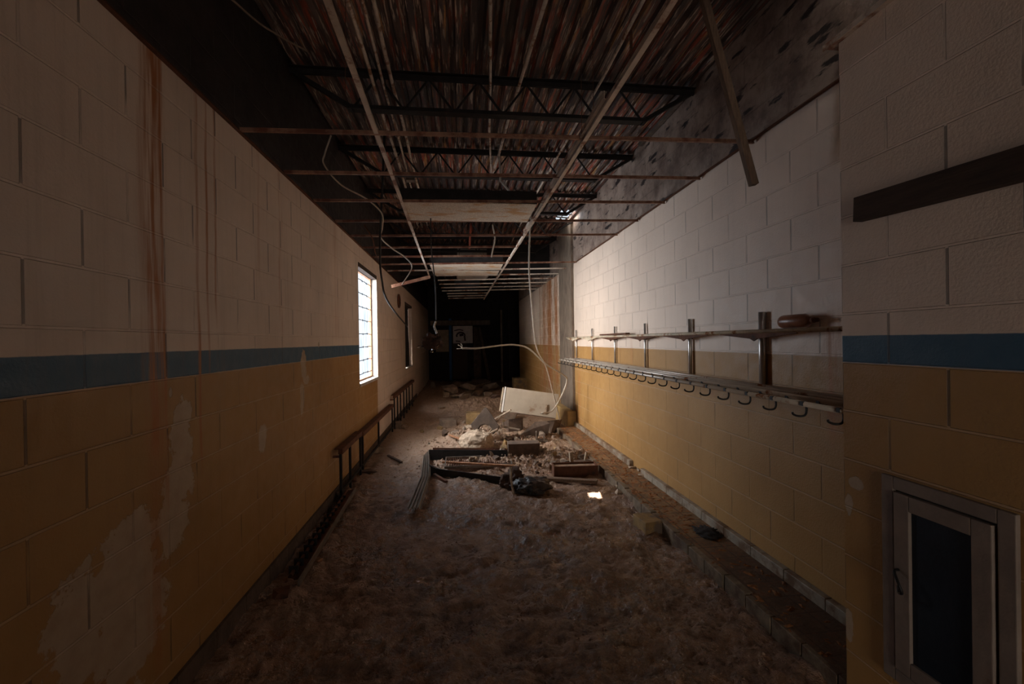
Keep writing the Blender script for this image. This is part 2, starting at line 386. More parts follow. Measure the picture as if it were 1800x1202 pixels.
tag(grid_box('wall_end', WL-WT, 3.8, YE, YE+.2, -.1, DECK+.05, 'dark'), kind='structure')
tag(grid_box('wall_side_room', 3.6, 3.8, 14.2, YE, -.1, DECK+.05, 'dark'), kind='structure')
tag(grid_box('wall_side_return', WR+WT, 3.8, 14.2, 14.4, -.1, DECK+.05, 'dark'), kind='structure')
bm = NB(); box(bm, WN-.035, WR-.002, YS, 1.69, 2.761, 2.775); box(bm, WN-.035, WN-.03, YS, 1.69, 2.752, 2.761)
tag(obj('trim_1', bm, 'tee'), 'thin metal cap sheet overhanging the near pier', kind='structure')
# deck with ribs along the corridor, one torn hole near the right wall, one small hole further forward
sunfloor = onZ(1045, 871, 0)
sun_dy = 2.4
holes = [(1.67, 1.87, 6.95, 7.45), (sunfloor.x-.05, sunfloor.x+.05, sunfloor.y-sun_dy-.05, sunfloor.y-sun_dy+.05)]
ybr = sorted({YB-.1, YS+.2, YE+.1, *[q for h in holes for q in h[2:]]})
prof = []; x = -4.15
while x < 4.6:
    prof += [(x, DECK+.04), (x+.03, DECK+.04), (x+.045, DECK), (x+.085, DECK)]; x += .1
bm = NB()
xx = sorted({WL-.12, *[q for h in holes for q in h[:2]]})
def addx(prof, q):
    for i in range(len(prof)-1):
        a, b = prof[i], prof[i+1]
        if a[0] < q < b[0]:
            return prof[:i+1]+[(q, a[1]+(b[1]-a[1])*(q-a[0])/(b[0]-a[0]))]+prof[i+1:]
    return prof
for q in xx: prof = addx(prof, q)
VV = [[bm.verts.new((px, y, pz)) for px, pz in prof] for y in ybr]
for j in range(len(ybr)-1):
    for i in range(len(prof)-1):
        mx = (prof[i][0]+prof[i+1][0])/2; my = (ybr[j]+ybr[j+1])/2
        if mx < WL-.12 and my > YS+.2: continue
        if any(h[0] < mx < h[1] and h[2] < my < h[3] for h in holes): continue
        bm.faces.new((VV[j][i], VV[j][i+1], VV[j+1][i+1], VV[j+1][i]))
tag(obj('ceiling', bm, 'deck'), 'rusted corrugated metal roof deck', kind='structure')
# ragged scraps over the torn hole
bm = NB(); bar(bm, (1.66, 7.10, 3.63), (1.88, 7.16, 3.65), .03, .01); bar(bm, (1.66, 7.32, 3.65), (1.88, 7.28, 3.62), .05, .01); bar(bm, (1.72, 6.93, 3.62), (1.74, 7.47, 3.64), .015, .01)
tag(obj('torn_deck_strip', bm, 'dsteel'), 'torn dark metal strips across the bright roof hole', 'metal scrap')
tag(obj('sun_block_flap', bar(NB(), (1.76, 6.2, 3.93), (1.76, 7.35, 4.0), .5, .004), 'dsteel'), 'unseen sheet added above the bright roof hole to block the sun', 'metal scrap')  # added out of view to keep direct sun out of the torn hole
# bulkhead above the grid
tag(grid_box('soffit_bulkhead', WL+.001, WR-.001, 9.3, 9.4, 2.95, DECK-.01, 'dark'), 'dark bulkhead above the ceiling grid beyond the last roof joist', kind='structure')
# column in the right wall
a = onX(1010, 600, WR).y; b = onX(988, 600, WR).y
bm = NB(); box(bm, WR-.045, WR-.001, a, b, .32, DECK-.01)
bmesh.ops.subdivide_edges(bm, edges=[e for e in bm.edges if abs(e.verts[0].co.z-e.verts[1].co.z) > 1], cuts=60)
for v in bm.verts: 
    v.co.y += .02*noise.noise(v.co*6); v.co.x += .0
colo = tag(obj('column', bm, 'colc'), 'bare grey concrete column between the two right wall sections', kind='structure')
# pier blocks under the column
for n, (y0, y1) in enumerate(((a-.06, (a+b)/2-.01), ((a+b)/2+.01, b+.02))):
    bm = box(NB(), WR-.16, WR-.002, y0, y1, .02, .315)
    tag(obj('concrete_block', bm, 'tanl', bevel=.012), ('chipped tan block at the column foot, nearer one', 'chipped tan block at the column foot, further one')[n], 'block')
# ledge with curb
bm = NB(); y = 1.3; P = []
LX = 1.565
tl = NB()
rnd = random.Random(4)
y = .9
while y < 7.25:
    dx = rnd.uniform(-.006, .006) + (.02 if y < 2.4 else 0)
    box(tl, LX+dx, LX+dx+.05, y, y+.194, -.06, .082+rnd.uniform(-.006, .004)); y += .2
box(bm, LX+.05, WR-.001, .9, 7.2, -.06, .08)
bmesh.ops.subdivide_edges(bm, edges=[e for e in bm.edges if abs(e.verts[0].co.y-e.verts[1].co.y) > 2], cuts=60)
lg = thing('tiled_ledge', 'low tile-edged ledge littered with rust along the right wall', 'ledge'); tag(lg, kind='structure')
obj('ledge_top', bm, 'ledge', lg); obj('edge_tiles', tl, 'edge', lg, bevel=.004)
bm = NB(); y = .9; gap = onX(1115, 800, WR-.05).y
while y < 7.3:
    if not (gap-.12 < y+.1 < gap+.05): box(bm, WR-.045, WR-.001, y, y+.297, .04, .145)
    y += .3
tag(obj('baseboard_right', bm, 'tile', bevel=.004), 'pale tile baseboard along the right wall', kind='structure')
bm = NB(); y = YS
while y < 12:
    box(bm, WL+.001, WL+.018, y, y+.295, -.05, .132); y += .3
tag(obj('baseboard_left', bm, 'concd'), 'dirty tile baseboard along the left wall', kind='structure')

# ---------------------------------------------------------------- windows
def window(n, W, wires, framemat, label):
    y0, y1, z0, z1 = W
    w = thing('window_%d' % n, label, 'window', (0, 0, 0)); w['kind'] = 'structure'; del w['category']
    xp = WL-.085
    bm = NB(); t = .045
    box(bm, xp-.03, xp+.01, y0, y0+t, z0, z1); box(bm, xp-.03, xp+.01, y1-t, y1, z0, z1)
    box(bm, xp-.03, xp+.01, y0+t, y1-t, z1-.06, z1); box(bm, xp-.03, xp+.01, y0+t, y1-t, z0, z0+.03)
    obj('window_frame', bm, framemat, w)
    obj('window_sill', box(NB(), xp+.011, WL+.012, y0-.005, y1+.005, z0-.03, z0+.008), 'white', w)
    obj('lintel', box(NB(), xp+.011, WL+.006, y0, y1, z1-.055, z1-.001), 'dwood', w)
    return w, xp
w1, xp = window(1, W1, True, 'owood', 'tall bright window with horizontal wires in the left wall')
obj('reveal_lining', box(NB(), xp+.011, WL+.006, W1[1]-.02, W1[1]-.001, W1[2]+.01, W1[3]-.06), 'white', w1)
bm = NB(); box(bm, xp-.006, xp-.003, W1[0]+.05, W1[1]-.05, W1[2]+.03, W1[3]-.06); obj('window_pane', bm, 'pane', w1)
rnd = random.Random(2)
for k in range(8):
    z = 1.13+k*.178
    P = [(xp+.006, W1[0]+.05+(W1[1]-W1[0]-.1)*i/8, z+rnd.uniform(-.006, .006)) for i in range(9)]
    bm = tube(NB(), P, .0055, 6)
    for i in (2, 4, 6): 
        q = Vector(P[i]); tube(bm, [q+Vector((0, -.012, -.012)), q+Vector((0, .012, .012))], .003, 5); tube(bm, [q+Vector((0, .012, -.012)), q+Vector((0, -.012, .012))], .003, 5)
    obj('window_wire', bm, 'bcable', w1)
w2, xp2 = window(2, W2, False, 'dwood', 'boarded window in the far left wall with slits of daylight')
for k, (a, b, c, d) in enumerate(((.03, 1.0, .80, 1.0), (.10, 1.0, .50, .80), (.05, 1.0, .40, .5), (.16, 1.0, .0, .40), (.0, .04, .22, .30))):
    Y0 = W2[0]+.055; Yw = W2[1]-W2[0]-.11; Z0 = W2[2]+.03; Zw = W2[3]-W2[2]-.09
    obj('window_board', box(NB(), xp2-.01+.004*k, xp2+.004*k, Y0+a*Yw, Y0+b*Yw, Z0+c*Zw, Z0+d*Zw), 'dark', w2)

# wall fixture round on left wall
c = onX(700, 529, WL)
t = thing('round_wall_vent', 'round rusty vent ring high on the far left wall', 'vent', (WL+.012, c.y, c.z), (0, PI/2, 0))
bm = NB(); tube(bm, [Vector((.12*math.cos(a), .12*math.sin(a), 0)) for a in [2*PI*k/28 for k in range(29)]], .022, 8); obj('ring', bm, 'rust', t, True)
bm = NB(); bmesh.ops.create_circle(bm, cap_ends=True, radius=.11, segments=24); obj('vent_disc', bm, 'dark', t)

# ---------------------------------------------------------------- roof joists
def joist(Y, label, x0=WL+.002, x1=WR-.002):
    t = thing('roof_joist', label, 'joist', (0, Y, 0), group=None)
    bm = NB(); zt = DECK-.03; zb = zt-.29
    box(bm, x0, x1, -.04, -.006, zt-.006, zt); box(bm, x0, x1, .006, .04, zt-.006, zt); box(bm, x0, x1, -.01, -.004, zt-.045, zt); box(bm, x0, x1, .004, .01, zt-.045, zt)
    obj('top_chord', bm, 'dsteel', t)
    bm = NB(); box(bm, x0+.42, x1-.42, -.035, .035, zb-.006, zb); box(bm, x0+.42, x1-.42, -.01, -.004, zb, zb+.035); box(bm, x0+.42, x1-.42, .004, .01, zb, zb+.035)
    obj('bottom_chord', bm, 'dsteel', t)
    bm = NB(); n = 12; A = x0+.45; B = x1-.45
    P = [Vector((A+(B-A)*i/n, 0, zb+.01 if i % 2 == 0 else zt-.03)) for i in range(n+1)]
    for p, q in zip(P, P[1:]): tube(bm, [p, q], .009, 6)
    obj('web', bm, 'dsteel', t)
    for s, (p, q) in enumerate((((x0+.46, 0, zb), (x0+.02, 0, zt-.03)), ((x1-.46, 0, zb), (x1-.02, 0, zt-.03)))):
        obj('end_brace', bar(NB(), p, q, .04, .03), 'dsteel', t)
jn = ['nearest dark open web roof joist above the ceiling grid', 'second dark open web roof joist from the camera', 'third open web roof joist, just above the stained light panel', 'fourth open web roof joist, beyond the stained light panel', 'furthest open web roof joist before the dark bulkhead']
for k, n in enumerate(jn): joist(3.40+1.3*k, n)

# ---------------------------------------------------------------- ceiling grid
def tee_bm(a, b, h=.038, w=.024):
    a = Vector(a); b = Vector(b); bm = NB(); bar(bm, a, b, w, .0025); bar(bm, a+Vector((0, 0, h/2)), b+Vector((0, 0, h/2)), .003, h); bar(bm, a+Vector((0, 0, h)), b+Vector((0, 0, h)), .008, .006); return bm
MXL, MXR = -.535, .735
def gz(x): return 2.745+.022*(x+1.22)
def tee(name, a, b, label, mat, cat='ceiling tee', **k): return tag(obj(name, tee_bm(a, b, **k), mat), label, cat)
tee('main_tee', (-.45, 1.2, GRID), (-.56, 8.1, GRID-.01), 'long pale main tee of the ceiling grid, left of centre', 'tee', w=.026)
tee('main_tee', (MXR+.055, 1.2, GRID), (MXR-.04, 12.9, GRID), 'long pale main tee of the ceiling grid, right of centre', 'tee', w=.026)
tee('main_tee', (MXR+.028, 2.2, GRID+.03), (MXR+.01, 5.0, GRID+.02), 'short second tee strip beside the right main tee', 'tee', w=.02)
for o_ in [o for o in C.objects if o.name.startswith('main_tee')]:
    p_ = MXL-.03 if o_.name == 'main_tee' else (MXR if o_.name == 'main_tee.001' else MXR+.02)
    for Y_ in ((2.3, 3.5, 4.75, 6.0, 7.3) if o_.name != 'main_tee.002' else (2.6, 4.8)): obj('hanger_wire', tube(NB(), [(p_, Y_, GRID+.03), (p_+.01, Y_+.02, DECK-.001)], .0018, 5), 'rust', o_)
words = ['nearest', 'second', 'third', 'fourth', 'fifth', 'sixth', 'seventh', 'eighth', 'ninth', 'tenth', 'eleventh', 'twelfth', 'thirteenth', 'fourteenth', 'fifteenth', 'sixteenth', 'seventeenth']
rnd = random.Random(8)
for k in range(17):
    Y = 2.63+.621*k
    xa = WL+.01; xb = WR-.01
    if k >= 6: xb = WR-.02
    if 8 < k: xa = MXL+.1
    if k > 13: xa = MXL+.2; xb = MXR
    if k in (5, 6): xb = MXR+.02
    m = 'teer' if k < 8 else 'tee'
    tee('cross_tee', (xa, Y+rnd.uniform(-.01, .01), gz(xa)), (xb, Y+rnd.uniform(-.01, .01)+(.05 if k else .02), gz(xb)),
        '%s thin metal cross tee of the ceiling grid from the camera' % words[k], m, w=.016, h=.02)
# wall angles
bm = NB(); box(bm, WL+.001, WL+.022, 1.0, 9.6, 2.738, 2.741); box(bm, WL+.001, WL+.003, 1.0, 9.6, 2.741, 2.765)
tag(obj('trim_2', bm, 'rust'), 'rusty wall angle along the left wall top', kind='structure')
bm = NB(); box(bm, WR-.022, WR-.001, 1.65, 7.2, 2.838, 2.841); box(bm, WR-.003, WR-.001, 1.65, 7.2, 2.841, 2.86)
tag(obj('trim_3', bm, 'rust'), 'rusty wall angle along the right wall top', kind='structure')
# troffers / panels
def troffer(y0, y1, x0, x1, label, h=.12, lens='lens'):
    t = thing('light_fixture', label, 'light fixture', ((x0+x1)/2, (y0+y1)/2, GRID))
    w = (x1-x0)/2; d = (y1-y0)/2
    obj('lens_panel', box(NB(), -w, w, -d, d, .006, .012), lens, t)
    bm = NB(); box(bm, -w, w, -d, -d+.006, .013, h); box(bm, -w, w, d-.006, d, .013, h); box(bm, -w, -w+.006, -d+.006, d-.006, .013, h); box(bm, w-.006, w, -d+.006, d-.006, .013, h); box(bm, -w, w, -d, d, h, h+.006)
    obj('housing', bm, 'dsteel', t)
troffer(3.90, 4.49, MXL+.03, MXR-.03, 'large rust-stained light panel hanging in the ceiling grid')
troffer(7.0, 7.55, MXL+.06, MXR-.04, 'smaller pale light panel further down the ceiling grid')
troffer(7.66, 8.2, MXL+.06, MXR-.04, 'tan stained panel just behind the smaller pale light panel', .05)
tag(obj('sheet_duct', box(NB(), -.06, .56, 8.5, 9.25, 2.83, 2.94), 'alu2'), 'grey box duct seen through the far ceiling grid', 'duct')
tag(obj('ducting_sheet', box(NB(), -.05, .58, 9.27, 9.301, 3.12, 3.5), 'alu2'), 'grey duct sheet on the dark bulkhead above the grid', 'duct')
for o_, P_ in ((bpy.data.objects['sheet_duct'], ((0, 8.6), (.5, 9.1))),):
    for x_, y_ in P_: obj('hanger_rod', tube(NB(), [(x_, y_, 2.94), (x_, y_, DECK-.001)], .004, 5), 'rust', o_)
for n_ in (10, 11, 12, 13, 14, 15, 16):
    o_ = bpy.data.objects['cross_tee.%03d' % n_]; Y_ = 2.63+.621*n_
    for x_ in (-.2, .55): obj('hanger_wire', tube(NB(), [(x_, Y_+.03, gz(x_)+.005), (x_, Y_+.03, DECK-.001)], .0018, 5), 'rust', o_)
for n_, y_ in (('light_fixture.001', 0), ('light_fixture.002', 0)):
    for x_ in (-.45, .45): obj('hanger_wire', tube(NB(), [(x_, y_, .05), (x_, y_, DECK-GRID-.001)], .002, 5), 'rust', bpy.data.objects[n_])
tag(obj('dark_ceiling_box', box(NB(), -.12, .45, 9.9, 11.0, GRID+.05, GRID+.18), 'navy'), 'dark blue box above the far end of the ceiling grid', 'box')

# ---------------------------------------------------------------- conduits
def pipe(name, P, r, mat, label, cat='pipe', seg=8): return tag(obj(name, tube(NB(), P, r, seg), mat, smooth=True), label, cat)
def lat(px, py, z): return onZ(px, py, z)
cz = 3.46
for i, (p, q, l) in enumerate((((610, 0), (736, 400), 'left rusty conduit of the three running side by side under the roof'), ((635, 0), (742, 400), 'middle conduit of the three running side by side under the roof'), ((655, 0), (752, 400), 'right conduit of the three running side by side under the roof'))):
    A = lat(*p, cz); B = lat(q[0], q[1], cz); pts = []
    for k in range(12):
        v = A.lerp(B, k/11); pts.append(v+Vector((.006*math.sin(k*1.7+i), 0, .006*math.cos(k*2.1+i))))
    d = (pts[0]-pts[1]); pts.insert(0, pts[0]+d*1.2)
    pipe('electrical_conduit', pts, (.013, .010, .013)[i], 'pipe', l)
pipe('electrical_conduit', [lat(862, -60, 3.55), lat(862, 150, 3.55), lat(860, 230, 3.55), lat(864, 305, 3.55)], .011, 'pipe', 'thin conduit running straight up the picture just right of centre')
pipe('electrical_conduit', [lat(966, -20, 3.5), lat(893, 213, 3.5), lat(865, 315, 3.5)], .013, 'pipe', 'conduit slanting from top centre down to the light panel')
pipe('electrical_conduit', [lat(1142, -20, 3.5), lat(1062, 133, 3.5), lat(940, 345, 3.5), lat(897, 430, 3.5)], .011, 'pipe', 'conduit slanting beside the right main tee')
pipe('electrical_conduit', [lat(1200, -10, 3.3), lat(1110, 125, 3.3), lat(1060, 190, 3.3)], .016, 'rust', 'dark conduit nearest the right end of the roof joists')
o_ = bpy.data.objects['electrical_conduit.006']; q_ = lat(1110, 125, 3.3)
obj('strap', bar(NB(), q_, (q_.x, q_.y, DECK), .02, .003, Vector((0, 1, 0))), 'rust', o_)
pipe('hanger_rod', [onY(828, 392, 7.3), onY(825, 438, 7.3)], .018, 'redrod', 'short red hanger rod behind the light panel', 'rod')
pipe('conduit_stub', [onY(880, 318, 4.6)+Vector((-.02, 0, .42)), onY(880, 318, 4.6), onY(900, 341, 4.6)], .012, 'white', 'short white conduit stub above the light panel', 'pipe')
tag(obj('junction_box', box(NB(), -.045, .045, -.04, .04, -.03, .03, Matrix.Translation(onY(722, 314, 5.0))), 'alu'), 'small pale junction box on the conduits', 'junction box')
# mineral strip along roof edge, pale batten
p, q = onX(1198, 175, WR-.03), onX(1125, 255, WR-.03)
tag(obj('pale_batten', bar(NB(), (p.x, p.y, DECK-.03), (q.x, q.y, DECK-.03), .04, .03), 'alu'), 'pale batten along the roof edge above the right wall', 'batten')

# cables
def cable(name, P, r, mat, label): return tag(obj(name, tube(NB(), spline(P), r, 6), mat, smooth=True), label, 'cable')
cable('hanging_cable', [onY(676, 235, 4.3), onY(672, 330, 4.3), onY(668, 430, 4.5), onY(671, 490, 4.8), onY(685, 535, 5.6), (onX(716, 574, WL+.03))], .012, 'bcable', 'thick black cable drooping from the roof to the far left window')
cable('hanging_cable', [onY(757, 335, 4.4), onY(758, 430, 4.4), onY(765, 500, 4.4), onY(767, 562, 4.4)], .006, 'bcable', 'thin straight black cable that carries the hanging junk')
cable('hanging_cable', [onY(582, 238, 3.6), onY(571, 270, 3.6), onY(570, 290, 3.6), onY(600, 325, 3.8), onY(645, 350, 4.0), onY(671, 375, 4.2), onY(672, 400, 4.4), onY(670, 418, 4.6), onY(690, 437, 5), onY(712, 452, 5.2), onY(724, 470, 5.3), onY(707, 500, 5.4)], .007, 'wcable', 'thin pale wire looping across the left ceiling')
cable('hanging_cable', [onY(400, -8, 2.3), onY(455, 40, 2.5), onY(500, 68, 2.7), onY(540, 90, 2.9)], .006, 'conc', 'grey wire at the dark upper left ceiling')
cable('hanging_cable', [onY(866, 395, 5.2), onY(870, 420, 5.2), onY(866, 440, 5.2), onY(864, 452, 5.2)], .008, 'wcable', 'short white cable hanging behind the light panel')
cable('hanging_cable', [onY(932, 393, 4.8), onY(930, 470, 4.9), onY(935, 540, 5.2), onY(943, 610, 5.8), onY(960, 645, 6.1), onY(972, 690, 6.4), onY(984, 738, 6.7)], .009, 'wcable', 'long white cable hanging from the ceiling to the rubble on the right')
cable('hanging_cable', [onY(812, 612, 5.4), onY(840, 612, 5.4), onY(880, 607, 5.6), onY(905, 606, 5.8), onY(930, 613, 6.0), onY(960, 640, 6.2), onY(992, 660, 6.4), onY(996, 672, 6.5), onY(985, 700, 6.5), onY(970, 722, 6.4), onY(952, 726, 6.3)], .011, 'wcable', 'thick pale cable bending in mid air with frayed end')
for i, (dx, dy) in enumerate(((-4, -6), (1, -8), (-6, 1))):
    c_ = bpy.data.objects['hanging_cable.006'] if 'hanging_cable.006' in bpy.data.objects else None
    obj('frayed_wire', tube(NB(), [onY(812, 612, 5.4), onY(812+dx*.5, 612+dy*.6, 5.4), onY(809+dx, 612+dy, 5.39)], .004, 5), 'wcable', c_)
cable('hanging_cable', [onY(640, 395, 4.6), onY(655, 420, 4.6), onY(660, 445, 4.8), onY(668, 456, 5)], .006, 'rust', 'rusty wire dangling over the near window top')
tee('fallen_tee', onY(688, 506, 5.9), onY(756, 489, 5.9), 'loose tee strip sagging by the window', 'teer', w=.02)
# hanging junk
c = onY(760, 600, 4.4)
t = thing('hanging_debris', 'clump of dirty insulation hanging from a black cable', 'debris', c)
obj('insulation_clump', lumpy(NB(), .085, 3.1, .55, 4, (1.05, .8, .8), 1.8), 'insul', t, True)
bm = NB(); rnd = random.Random(5)
for k in range(9):
    p = Vector((rnd.uniform(-.13, .07), rnd.uniform(-.05, .0)-.03, rnd.uniform(-.10, .06)))
    hull(bm, [p+Vector((rnd.uniform(-1, 1), rnd.uniform(-1, 1), rnd.uniform(-1, 1)))*.017 for _ in range(7)])
obj('foil_scrap', bm, 'foil', t)
obj('twisted_wire', tube(NB(), spline([(.04, 0, .20), (.02, 0, .15), (.035, 0, .11), (.05, 0, .05)]), .01, 6), 'foil', t, True)

# leaning board from ceiling
A = onY(1325, 325, 2.33); B = onY(1238, 0, 2.45); B = A+(B-A)*1.15
bm = bar(NB(), A, B, .042, .035, Vector((0, 1, .2)))
tag(obj('hanging_wood_stud', bm, 'wood'), 'long wooden stud hanging slanted from the dark roof over the right wall', 'wooden stud')
# dark board on the pier
p0, p1 = onX(1500, 348, WN-.04), onX(1500, 390, WN-.04); q0, q1 = onX(1800, 250, WN-.04), onX(1800, 318, WN-.04)
z = (p0.z+p1.z)/2; zq = (q0.z+q1.z)/2; yq = q0.y-.5
tag(obj('wall_board', bar(NB(), (WN-.021, p0.y, z), (WN-.021, yq, z+(zq-z)*(yq-p0.y)/(q0.y-p0.y)), .04, p0.z-p1.z, Vector((0, 0, 1))), 'dwood'), 'dark wooden board fixed across the near right pier', 'board')

# ---------------------------------------------------------------- access panel on pier
oy1, oy0 = onX(1556, 832, WN).y, onX(1795, 893, WN).y; oz1 = 1.02; oz0 = .27
t = thing('access_panel', 'white framed access hatch with dark blue panel and loop handle on the near pier', 'access hatch', (WN, 0, 0))
def ring(bm, x0, x1, y0, y1, z0, z1, w):
    box(bm, x0, x1, y0, y0+w, z0, z1); box(bm, x0, x1, y1-w, y1, z0, z1); box(bm, x0, x1, y0+w, y1-w, z0, z0+w); box(bm, x0, x1, y0+w, y1-w, z1-w, z1)
bm = NB(); ring(bm, -.018, -.001, oy0, oy1, oz0, oz1, .045); obj('outer_frame', bm, 'acwhite', t, bevel=.003)
iy0, iy1, iz0, iz1 = oy0+.052, oy1-.052, oz0+.052, oz1-.052
bm = NB(); ring(bm, -.026, -.004, iy0, iy1, iz0, iz1, .055); dr = obj('hatch_door', bm, 'acwhite', t, bevel=.003)
obj('door_panel', box(NB(), -.014, -.006, iy0+.055, iy1-.055, iz0+.055, iz1-.055), 'navy', t)
hc = onX(1591, 1025, WN-.03)
P = [(-.026, iy1-.018, hc.z+.035), (-.045, iy1-.02, hc.z+.03), (-.055, iy1-.045, hc.z-.005), (-.05, iy1-.05, hc.z-.03), (-.04, iy1-.03, hc.z-.04), (-.026, iy1-.016, hc.z-.025)]
obj('handle', tube(NB(), spline(P), .0045, 8), 'black', dr, True)
obj('back_plate', box(NB(), -.005, -.001, oy0+.045, oy1-.045, oz0+.045, oz1-.045), 'dark', t)

# ---------------------------------------------------------------- coat rack
RX = [1.60, 1.685, 1.77, 1.855]; RZ = 1.222; R0, R1 = 1.66, 6.95
t = thing('coat_rack', 'long wall mounted coat rack with tube shelf and row of hooks on the right wall', 'coat rack', (0, 0, 0))
for i, x in enumerate(RX):
    zz = RZ+(.012 if i else 0)
    obj('shelf_rail', tube(NB(), [(x, R0, zz), (x, R1, zz)], .0125, 10), 'rackrail', t, True)
k = 0; y = onX(1478, 745, 1.6).y
while y < R1:
    bm = NB(); bar(bm, (RX[0]-.008, y, RZ-.004), (WR-.003, y, RZ-.004), .012, .009)
    for x in RX: box(bm, x-.0145, x+.0145, y-.009, y+.009, RZ-.008, RZ+.012)
    cb = obj('cross_bar', bm, 'black', t)
    P = spline([(1.612, y, RZ-.005), (1.613, y, RZ-.035), (1.603, y, RZ-.054), (1.58, y+.01, RZ-.058), (1.558, y+.015, RZ-.05), (1.553, y+.015, RZ-.04)], 5)
    obj('coat_hook', tube(NB(), P, .005, 7), 'black', cb, True)
    y += .2
post = [1340, 1213, 1134, 1081, 1041, 1013]
for i, px in enumerate(post):
    q = onX(px, 600, 1.922)
    bm = tube(NB(), [(1.922, q.y, RZ-.03), (1.922, q.y, 1.70)], .022 if i == 0 else (.016 if i == 1 else .012), 14); obj('upright_post', bm, 'chrome', t, True)
bm = tube(NB(), [(1.865, R0-.005, 1.575), (1.865, 7.55, 1.575)], .013, 10); obj('upper_rail', bm, 'cream', t, True)
for i, px in enumerate(post):
    q = onX(px, 600, 1.922).y; bm = NB()
    for s in (-1, 1):
        vs = [(q, 1.515), (q+s*.035, 1.53), (q+s*.36, 1.558), (q+s*.36, 1.566), (q, 1.566)]
        A = [bm.verts.new((1.865-.005, a, b)) for a, b in vs]; B = [bm.verts.new((1.865+.005, a, b)) for a, b in vs]
        bm.faces.new(A); bm.faces.new(B[::-1])
        for j in range(5): bm.faces.new((A[j], A[(j+1) % 5], B[(j+1) % 5], B[j]))
    bar(bm, (1.87, q, 1.54), (1.94, q, 1.54), .03, .02)
    obj('rail_bracket', bm, 'cream' if i > 3 else 'rust', t)
# bottle lying on the rail
b0 = onX(1362, 572, 1.84); b1 = onX(1424, 572, 1.84)
yc0, yc1 = b1.y, b0.y; ln = yc1-yc0
t = thing('plastic_bottle', 'dirty reddish plastic bottle lying on the upper rail of the coat rack', 'bottle', (1.885, yc0, 1.627))
prf = [(0, .011), (.08, .011), (.085, .014), (.15, .014), (.20, .022), (.32, .038), (.9, .039), (.97, .036), (1, .026)]
obj('bottle_body', tube(NB(), [(0, f*ln, 0) for f, _ in prf[3:]], 1, 18, [r for _, r in prf[3:]]), 'bottle', t, True)
obj('bottle_cap', tube(NB(), [(0, f*ln, 0) for f, _ in prf[:4]], 1, 14, [r*1.05 for _, r in prf[:4]]), 'rust', t, True)
p, q = onX(1050, 589, 1.81), onX(1095, 588, 1.81)
tag(obj('broken_board', bar(NB(), (1.865, p.y, 1.60), (1.865, q.y, 1.602), .05, .018), 'rust'), 'rusty broken slat lying on the upper rail by the far posts', 'board')

# ---------------------------------------------------------------- left heater railing
def lframe(y0, y1, z, ups, label, xx=WL+.075):
    t = thing('heater_railing', label, 'metal frame', (xx, y0, 0))
    L_ = y1-y0
    bm = NB(); box(bm, -.02, .022, 0, L_, z-.045, z); box(bm, -.055, .022, 0, L_, z, z+.006); obj('top_rail', bm, 'rust', t)
    for u in ups:
        obj('upright', bar(NB(), (0, u*L_+.013, -.02), (0, u*L_+.013, z-.045), .022, .026, Vector((0, 1, 0))), 'dsteel', t)
    obj('bottom_rail', bar(NB(), (0, 0, .12), (0, L_, .12), .02, .024), 'dsteel', t)
    for u in ups[::2]: obj('wall_bracket', bar(NB(), (-.07, u*L_+.013, z-.07), (-.012, u*L_+.013, z-.07), .02, .02), 'rust', t)
a = onX(598, 790, WL+.075)
lframe(a.y, 5.15, a.z, (0, .42, .97), 'near rusty heater railing standing along the left wall below the window')
b = onX(626, 768, WL+.075)
lframe(5.2, 7.5, .50, (0.02, .45, .98), 'middle rusty heater railing along the left wall')
lframe(7.7, 10.8, .62, (0, .12, .25, .4, .55, .7, .9), 'far rusty heater railing against the white left wall')

# fallen baseboard heater trough along left wall, near
def onF(px, py, dz=0.):
    p = onZ(px, py, dz)
    for _ in range(3): p = onZ(px, py, height(p.x, p.y)+dz)
    return p
a = onZ(598, 870, .05); b = onZ(470, 1035, .03)
a = Vector((-1.10, a.y, .05)); b = Vector((-1.08, b.y, .02))
t = thing('heater_cover', 'fallen rusty baseboard heater cover lying on the mud along the near left wall', 'heater cover')
n = (a-b).normalized()
m1 = b.lerp(a, .55)
obj('cover_strip', bar(NB(), b, m1, .10, .012, Vector((.3, 0, 1))), 'rust', t)
obj('cover_strip', bar(NB(), m1+Vector((.01, .02, .03)), a+Vector((0, 0, .04)), .09, .012, Vector((-.2, 0, 1))), 'rust', t)
obj('cover_lip', bar(NB(), b+Vector((.055, 0, .03)), a+Vector((.05, 0, .05)), .012, .04), 'alu', t)
obj('heating_tube', tube(NB(), [b+Vector((-.03, .1, .03)), a+Vector((-.03, 0, .05))], .012, 8), 'rust', t)
for k in range(14):
    p = b.lerp(a, .1+.06*k)+Vector((-.03, 0, .035)); obj('cover_rib', box(NB(), -.03, .03, -.003, .003, -.025, .025, Matrix.Translation(p)), 'dsteel', t)

# ---------------------------------------------------------------- rubble things
def place_chunk(px, py, sx, sy, sz, mat, label, cat='rubble', rz=0, rx=0, name='masonry_chunk', seed=1, dz=0., kind='hull', group=None, ry=0):
    p = onF(px, py)
    rnd = random.Random(seed)
    if kind == 'hull': bm = chunk_bm(rnd, sx, sy, sz)
    else: bm = box(NB(), -sx/2, sx/2, -sy/2, sy/2, 0, sz)
    o = obj(name, bm, mat, bevel=.006 if kind != 'hull' else 0); o.location = (p.x, p.y, p.z+dz-.012); o.rotation_euler = (rx, ry, rz)
    return tag(o, label, cat, group)
